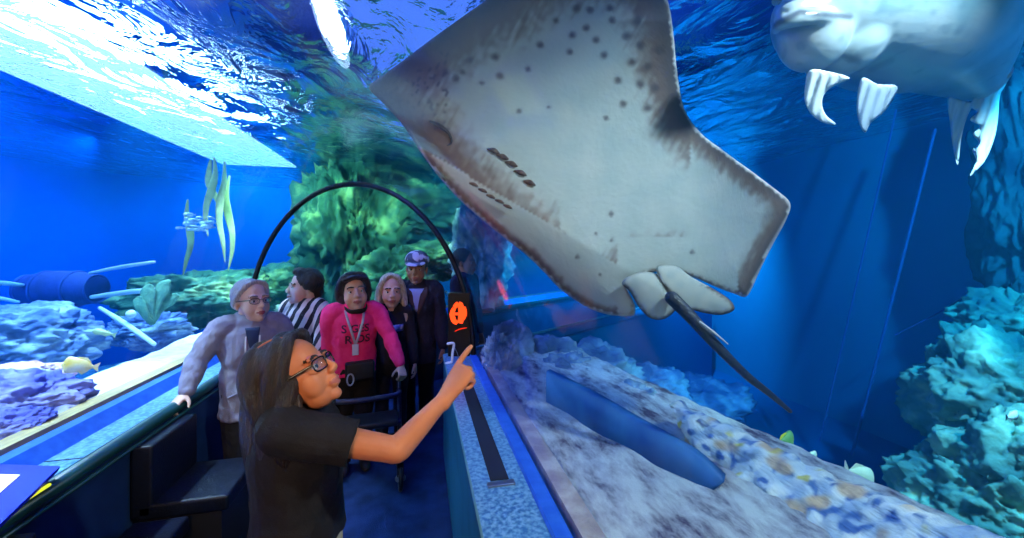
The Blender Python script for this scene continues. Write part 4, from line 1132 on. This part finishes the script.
bm = bmesh.new(); add_ell(bm, (0, -.026, .046), (.092, .100, .092), seg=26)
for s in (1, -1):
    add_tube(bm, [(s*.01, .06, .112), (s*.05, .062, .098), (s*.082, .022, .05), (s*.090, -.006, -.005), (s*.084, -.012, -.042)], [.014, .02, .020, .020, .014], n=12)
    add_ell(bm, (s*.07, -.03, -.03), (.03, .05, .05))
add_tube(bm, [(-.055, .066, .078), (0, .086, .088), (.055, .066, .078)], [(.012, .022), (.013, .024), (.012, .022)], side=(0, 0, 1), n=12)
add_ell(bm, (0, -.07, -.03), (.075, .05, .06)); part(g, 'hair', bm, hair_black, remesh_v=.006, wr=.003, head=True)
bm = bmesh.new(); add_tube(bm, [(-.070, .0, -.075), (-.046, .062, -.112), (0, .090, -.120), (.046, .062, -.112), (.070, .0, -.075)], [(.005, .010), (.006, .014), (.007, .015), (.006, .014), (.005, .010)], n=12)
part(g, 'face_mask', bm, mat('black_mask', (14, 14, 18), .8), head=True, label='black face mask pulled under the chin')
def text_on(g, body, x, z, size, m, name='lettering'):
    cu = bpy.data.curves.new('t', 'FONT'); cu.body = body; cu.size = size; cu.align_x = 'CENTER'; cu.extrude = .0008; cu.offset = size*.02; cu.resolution_u = 3
    o = bpy.data.objects.new('t', cu); COL.objects.link(o); bpy.context.view_layer.update()
    me = bpy.data.meshes.new_from_object(o.evaluated_get(bpy.context.evaluated_depsgraph_get())); bpy.data.objects.remove(o)
    bm = bmesh.new(); bm.from_mesh(me); bmesh.ops.triangulate(bm, faces=bm.faces)
    bmesh.ops.subdivide_edges(bm, edges=[e for e in bm.edges if e.calc_length() > .02], cuts=2)
    for v in bm.verts:
        q = on_chest(g, x-v.co.x, z+v.co.y, .006+v.co.z); v.co = q
    return bm_obj(name, bm, m, g.root, smooth=False)
nb = g.nb
letm = mat('dark_print', (70, 16, 52), .8)
text_on(g, 'S GES', 0, nb.z-.155, .078, letm); text_on(g, 'R OS', -.015, nb.z-.235, .082, letm)
bm = bmesh.new(); zt = nb.z+.01
for s in (1, -1):
    add_tube(bm, [nb+V((s*.05, -.045, .035)), nb+V((s*.068, .03, .03))]+[on_chest(g, s*(.062-.0118*i), nb.z-.03-.042*i, .010) for i in range(1, 6)], [(.0085, .0035)]*7, side=(1, 0, 0), n=8)
strap = part(g, 'lanyard', bm, mat('pale_lanyard', (176, 160, 176), .7), label='pale lanyard strap')
bm = bmesh.new(); q = on_chest(g, 0, nb.z-.275, .014); add_box(bm, q-V((.022, .006, .05)), q+V((.022, .006, .03)), .004); bm_obj('badge', bm, mat('badge_white', (190, 196, 214), .4), strap)
bm = bmesh.new(); q = on_chest(g, -.03, nb.z-.43, .03); add_box(bm, q-V((.10, .035, .075)), q+V((.10, .035, .06)), .02, seg=3)
bag = part(g, 'waist_bag', bm, mat('black_bag', (14, 14, 18), .6)); bm = bmesh.new(); add_loop_tube(bm, [q+V((.07+.022*math.cos(a), .05, -.05+.04*math.sin(a))) for a in (2*math.pi*i/20 for i in range(20))], .0055); bm_obj('clip', bm, mat('grey_clip', (150, 156, 176), .4), bag)

# ---- the rollator
chrome = mat('dark_blue_tube', (26, 34, 70), .3, spec=.6, metal=.3); blackp = mat('black_plastic', (14, 14, 18), .45)
rc = V((-.36, 2.86, 0))
rl = empty('walking_frame', rc, R(6), 'wheeled walking frame with a black padded seat in front of the woman in pink', 'walker')
def ptube(name, pts, r, m, par=rl, sub=5, n=10):
    bm = bmesh.new(); add_tube(bm, pts, r, n=n, sub=sub); return bm_obj(name, bm, m, par)
for s in (-1, 1):
    x = s*.225
    ptube('side_frame', [(x, .16, .70), (x, .12, .66), (x, .06, .47), (x, -.02, .25), (x, -.05, .135)], .0135, chrome)
    ptube('rear_leg', [(x, .03, .43), (x, .16, .27), (x, .26, .10)], .0125, chrome)
    h_ = ptube('handle', [(x, .245, .735), (x, .19, .74), (x, .14, .715)], .018, blackp)
    ptube('brake_lever', [(x-s*.012, .15, .69), (x-s*.012, .20, .69), (x-s*.012, .25, .70)], .006, blackp, h_)
    for y, nm in ((-.06, 'front_wheel'), (.265, 'rear_wheel')):
        bm = bmesh.new(); add_loop_tube(bm, [(x, y+.068*math.cos(a), .083+.068*math.sin(a)) for a in (2*math.pi*i/28 for i in range(28))], .015)
        w_ = bm_obj(nm, bm, blackp, rl)
        bm = bmesh.new(); add_tube(bm, [(x-.014, y, .083), (x+.014, y, .083)], .022, n=14, sub=1)
        for a in range(5): add_tube(bm, [(x, y, .083), (x, y+.06*math.cos(a*1.257), .083+.06*math.sin(a*1.257))], .007, n=6, sub=1)
        bm_obj('hub', bm, mat('grey_hub', (96, 100, 116), .5), w_)
    bm = bmesh.new(); add_box(bm, (x-.022, -.075, .10), (x-.016, -.035, .20), .002); add_box(bm, (x+.016, -.075, .10), (x+.022, -.035, .20), .002); add_box(bm, (x-.022, -.07, .155), (x+.022, -.04, .20), .004); bm_obj('fork', bm, blackp, rl)
bm = bmesh.new(); add_box(bm, (-.21, -.075, .445), (.21, .13, .485), .016, seg=3); bm_obj('seat', bm, mat('black_pad', (24, 26, 36), .5), rl)
ptube('backrest_bar', [(-.225, .12, .62), (-.20, .05, .615), (0, .03, .612), (.20, .05, .615), (.225, .12, .62)], .018, mat('padded_bar', (34, 40, 70), .5))
ptube('cross_brace', [(-.225, .02, .36), (0, .0, .34), (.225, .02, .36)], .010, chrome)

# ---- woman with long grey-blond hair
base, hz = place(391, 291, 3.36)
tee2 = mat('dark_print_tee', (24, 26, 40), .85)
g = figure('woman with long grey-blond hair standing beside the man in the cap', base, facing(base.x, base.y, 2), hz/.93, (0, .03, hz), rotm(2, 0, 4), hs=1.14, skin=skin3, build=.95,
           arms={1: dict(wrist=(.19, .06, .68)), -1: dict(wrist=(-.19, .06, .68))}, top=tee2, trousers=darkt, shoes=shoeb, top_pad=.016, hem=.70)
bm = bmesh.new(); add_ell(bm, (0, -.028, .044), (.086, .098, .092), seg=26)
for s in (1, -1):
    add_tube(bm, [(s*.006, .045, .118), (s*.045, .055, .10), (s*.078, .03, .045), (s*.088, .01, -.03), (s*.094, .012, -.11), (s*.10, .02, -.19), (s*.085, .03, -.235)], [.014, .018, .020, .024, .026, .022, .008], n=12)
    add_tube(bm, [(s*.07, -.05, .03), (s*.08, -.06, -.06), (s*.085, -.05, -.15), (s*.07, -.05, -.22)], [.03, .035, .035, .015], n=12)
add_tube(bm, [(0, -.08, .03), (0, -.09, -.08), (0, -.09, -.18)], [.05, .05, .04], n=12)
part(g, 'hair', bm, hair_blond, remesh_v=.006, wr=.004, head=True, wsc=30)
bm = bmesh.new(); nb = g.nb
prev = None
for i in range(9):
    x = -.095+.19*i/8; a = bm.verts.new(on_chest(g, x, nb.z-.13, .004)); b = bm.verts.new(on_chest(g, x, nb.z-.185, .004))
    if prev: bm.faces.new((prev[0], a, b, prev[1]))
    prev = (a, b)
o = bm_obj('printed_band', bm, mat('print_blue_white', (84, 96, 170), .8, (190, 194, 226), 26, contrast=(.42, .58)), g.root); sd = o.modifiers.new('s', 'SOLIDIFY'); sd.thickness = .003
o['label'] = 'blue and white print across the tee'

# ---- man in the cap
base, hz = place(417, 269, 3.66)
jack = mat('dark_jacket', (24, 24, 40), .8, (34, 32, 50), 14, .2, 120)
g = figure('man in a dark jacket and a patterned cap at the end of the sill', base, facing(base.x, base.y, -2), hz/.93, (0, .03, hz), rotm(0, 0, -6), hs=1.16, skin=skin4, build=1.08,
           arms={1: dict(wrist=(.23, .08, .74)), -1: dict(wrist=(-.23, .08, .74))}, top=jack, trousers=mat('black_trousers', (12, 12, 18), .85), shoes=shoeb, top_pad=.028, hem=.62, wr_amp=.01)
bm = bmesh.new(); add_ell(bm, (0, -.028, .03), (.084, .095, .07), seg=24); part(g, 'hair', bm, hair_black, remesh_v=.006, head=True)
camo_m = mat('camouflage_cloth', (60, 64, 86), .85, (182, 174, 190), 13, contrast=(.46, .54), detail=2, col3=(112, 104, 124))
bm = bmesh.new(); add_ell(bm, (0, -.018, .070), (.094, .108, .078), seg=28); 
for v in bm.verts:
    if v.co.z < .052: v.co.z = .052
cap = part(g, 'cap', bm, camo_m, head=True)
bm = bmesh.new(); add_ell(bm, (0, .098, .050), (.076, .072, .009), rot=rotm(-16, 0, 0), seg=24); part(g, 'brim', bm, camo_m, head=True, par=cap)
nb = g.nb; vpatch(g, .062, nb.z-.015, .20, mat('grey_tee', (150, 156, 186), .85), 'tee_shirt', 'grey tee in the open front')
brn = mat('brown_collar', (74, 54, 50), .85)
for s in (1, -1):
    bm = bmesh.new(); add_tube(bm, [nb+V((s*.05, -.05, .045)), nb+V((s*.078, .01, .03))]+[on_chest(g, s*(.080-.011*i), nb.z-.012-.036*i, .010) for i in range(1, 7)], [(.022, .008), (.028, .009), (.030, .008), (.028, .007), (.024, .006), (.02, .006), (.014, .006), (.008, .005)], side=(1, 0, 0), n=12)
    part(g, 'lapel', bm, brn, label='brown lapel')
bm = bmesh.new(); add_tube(bm, [on_chest(g, 0, nb.z-.22-.06*i, .004) for i in range(7)], .005, n=8); part(g, 'zip', bm, mat('zip_dark', (60, 60, 76), .4))

# ---- visitor further round the bend, mostly hidden
base, hz = place(467, 236, 4.0)
g = figure('visitor in dark navy standing round the bend behind the sign box', V((.43, 4.11, 0)), facing(.43, 4.11, 60), 1.62, (0, .02, 1.50), rotm(0, 0, 10), hs=1.1, skin=skin4, build=1.0, voxel=.008,
           arms={1: dict(wrist=(.2, .1, .75)), -1: dict(wrist=(-.2, .1, .75))}, top=mat('navy_coat', (18, 26, 60), .85), trousers=darkt, shoes=shoeb, top_pad=.022, hem=.7)
bm = bmesh.new(); add_ell(bm, (0, -.028, .046), (.088, .10, .092), seg=22); part(g, 'hair', bm, hair_black, remesh_v=.008, head=True)
# ------------------------------------------------------------------ lamps
def area(name, loc, target, size, power, col, sizey=None):
    l = bpy.data.lights.new(name, 'AREA'); l.energy = power; l.color = lin(col)[:3]; l.size = size
    if sizey: l.shape = 'RECTANGLE'; l.size_y = sizey
    o = bpy.data.objects.new(name, l); COL.objects.link(o); o.location = loc
    o.rotation_euler = (V(target)-V(loc)).to_track_quat('-Z', 'Y').to_euler(); return o
def spot(name, loc, target, power, col, ang=70, blend=.6, rad=.06):
    l = bpy.data.lights.new(name, 'SPOT'); l.energy = power; l.color = lin(col)[:3]; l.spot_size = R(ang); l.spot_blend = blend; l.shadow_soft_size = rad
    o = bpy.data.objects.new(name, l); COL.objects.link(o); o.location = loc
    o.rotation_euler = (V(target)-V(loc)).to_track_quat('-Z', 'Y').to_euler(); return o
def tag_lamp(o, label): return tag(o, label, 'lamp')

# glowing panel added above the left tank for the bright band on the water
lb = empty('band_glow_panel', (-3.42, 3.2, 3.45), 0, 'long glowing white panel added above the left tank for the bright band on the water', 'lamp')
bm = bmesh.new(); add_box(bm, (-.72, -4.2, 0), (.72, 6.6, .03)); bm_obj('glow_face', bm, emat('band_glow', (225, 250, 255), 26), lb, smooth=False)
bm = bmesh.new(); add_box(bm, (-.77, -4.25, .03), (.77, 6.65, .95)); bm_obj('housing', bm, mat('grey_housing', (70, 130, 200), .6), lb, smooth=False)
lb2 = empty('streak_glow_tube', (-5.15, 2.6, 3.35), 0, 'slim glowing white tube added for the reflected streaks over the far side of the left tank', 'lamp')  # glowing tube added for the thin streaks reflected in the water
bm = bmesh.new(); add_tube(bm, [(0, -2.2, 0), (0, 1.8, 0)], .07, sub=1); bm_obj('glow_face', bm, emat('streak_glow', (215, 245, 255), 7), lb2)
bm = bmesh.new(); add_box(bm, (-.09, -2.25, .05), (.09, 1.85, 1.05)); bm_obj('housing', bm, MATS['grey_housing'], lb2, smooth=False)

for _y in (.9, 2.3, 3.7, 5.1): spot('left_sand_lamp', (-2.15, _y, 2.9), (-1.95, _y, .8), 480, (242, 248, 255), 64, .5)
spot('left_blue_lamp', (-3.6, 1.0, 2.9), (-6, 2.5, 1.4), 1100, (16, 160, 240), 120)
spot('left_blue_lamp', (-3.6, 5.5, 2.9), (-6, 5.5, 1.4), 1100, (16, 160, 240), 120)
spot('right_blue_lamp', (3.0, .6, 2.9), (5.2, 2.5, .8), 1300, (60, 215, 240), 130)
spot('right_blue_lamp', (3.4, 4.5, 2.9), (3.8, 9, .8), 3000, (60, 215, 240), 130)
spot('right_sand_lamp', (1.6, .2, 2.9), (1.0, 1.6, .8), 370, (246, 222, 204), 90)
spot('end_green_lamp', (-1.8, 5.2, 2.9), (-1.4, 7.2, 1.2), 420, (205, 255, 180), 120)
spot('end_green_lamp', (.4, 6.0, 2.9), (-.2, 7.2, 1.4), 220, (200, 255, 190), 110)
vl = empty('spotlight', (-.60, 3.0, 3.14), 0, 'bright white elongated spotlight above the crown of the tunnel', 'lamp')
bm = bmesh.new(); add_ell(bm, (0, .05, .10), (.10, .58, .085), seg=28); bm_obj('housing', bm, MATS['grey_housing'], vl)
bm = bmesh.new(); add_ell(bm, (0, .05, .01), (.075, .52, .04), seg=28); bm_obj('lens', bm, emat('spot_lens', (220, 225, 255), 14), vl)
spot('violet_lamp', (-.62, 2.75, 2.9), (.9, 3.6, 1.2), 90, (110, 110, 255), 80)
vb = empty('violet_haze_panel', (-.05, 5.4, 3.42), 0, 'glowing violet panel added for the lavender haze between the white spotlight and the ray', 'lamp')  # glowing panel added to give the lavender haze over the tunnel
bm = bmesh.new(); add_box(bm, (-.5, -2.6, 0), (.5, 2.6, .03)); bm_obj('glow_face', bm, emat('violet_haze_glow', (104, 138, 255), 1.15), vb, smooth=False)
bm = bmesh.new(); add_box(bm, (-.54, -2.65, .03), (.54, 2.65, .98)); bm_obj('housing', bm, MATS['grey_housing'], vb, smooth=False)
spot('ceiling_fill', (-1.6, 2.2, 3.15), (-1.4, 2.8, 4.4), 1500, (80, 170, 255), 165)  # upward spots added above the water to brighten the ceiling
spot('ceiling_fill', (1.6, 2.6, 3.15), (1.6, 3.2, 4.4), 700, (80, 150, 255), 165)
spot('crag_fill', (3.0, .3, 2.6), (2.6, 2.0, .9), 620, (255, 240, 200), 60)  # unseen spot added to brighten the rock tower
spot('fish_fill', (1.9, -.7, .95), (1.75, .75, 2.5), 34, (255, 244, 232), 75, 1)  # unseen fill spot added to light the big fish from below
# unseen fill spot added behind the camera to brighten the belly of the ray
spot('belly_fill', (.95, -.9, .95), (.55, 1.5, 2.0), 24, (255, 250, 244), 95, .8, .12)
# lamps inside the tunnel
area('tunnel_lamp', (-.75, -.9, 2.05), (-.5, 2.2, 1.1), .35, 38, (255, 206, 160))
w = bpy.data.worlds.new('world'); SC.world = w; w.use_nodes = True
w.node_tree.nodes['Background'].inputs[0].default_value = (.01, .03, .08, 1); w.node_tree.nodes['Background'].inputs[1].default_value = .5
SC.view_settings.view_transform = 'Standard'; SC.view_settings.look = 'None'; SC.view_settings.gamma = 1
SC.view_settings.use_curve_mapping = False; SC.view_settings.exposure = 0
SC.cycles.use_denoising = True
SC.cycles.max_bounces = 12; SC.cycles.transparent_max_bounces = 24; SC.cycles.volume_bounces = 0
SC.cycles.caustics_reflective = False; SC.cycles.sample_clamp_indirect = 4
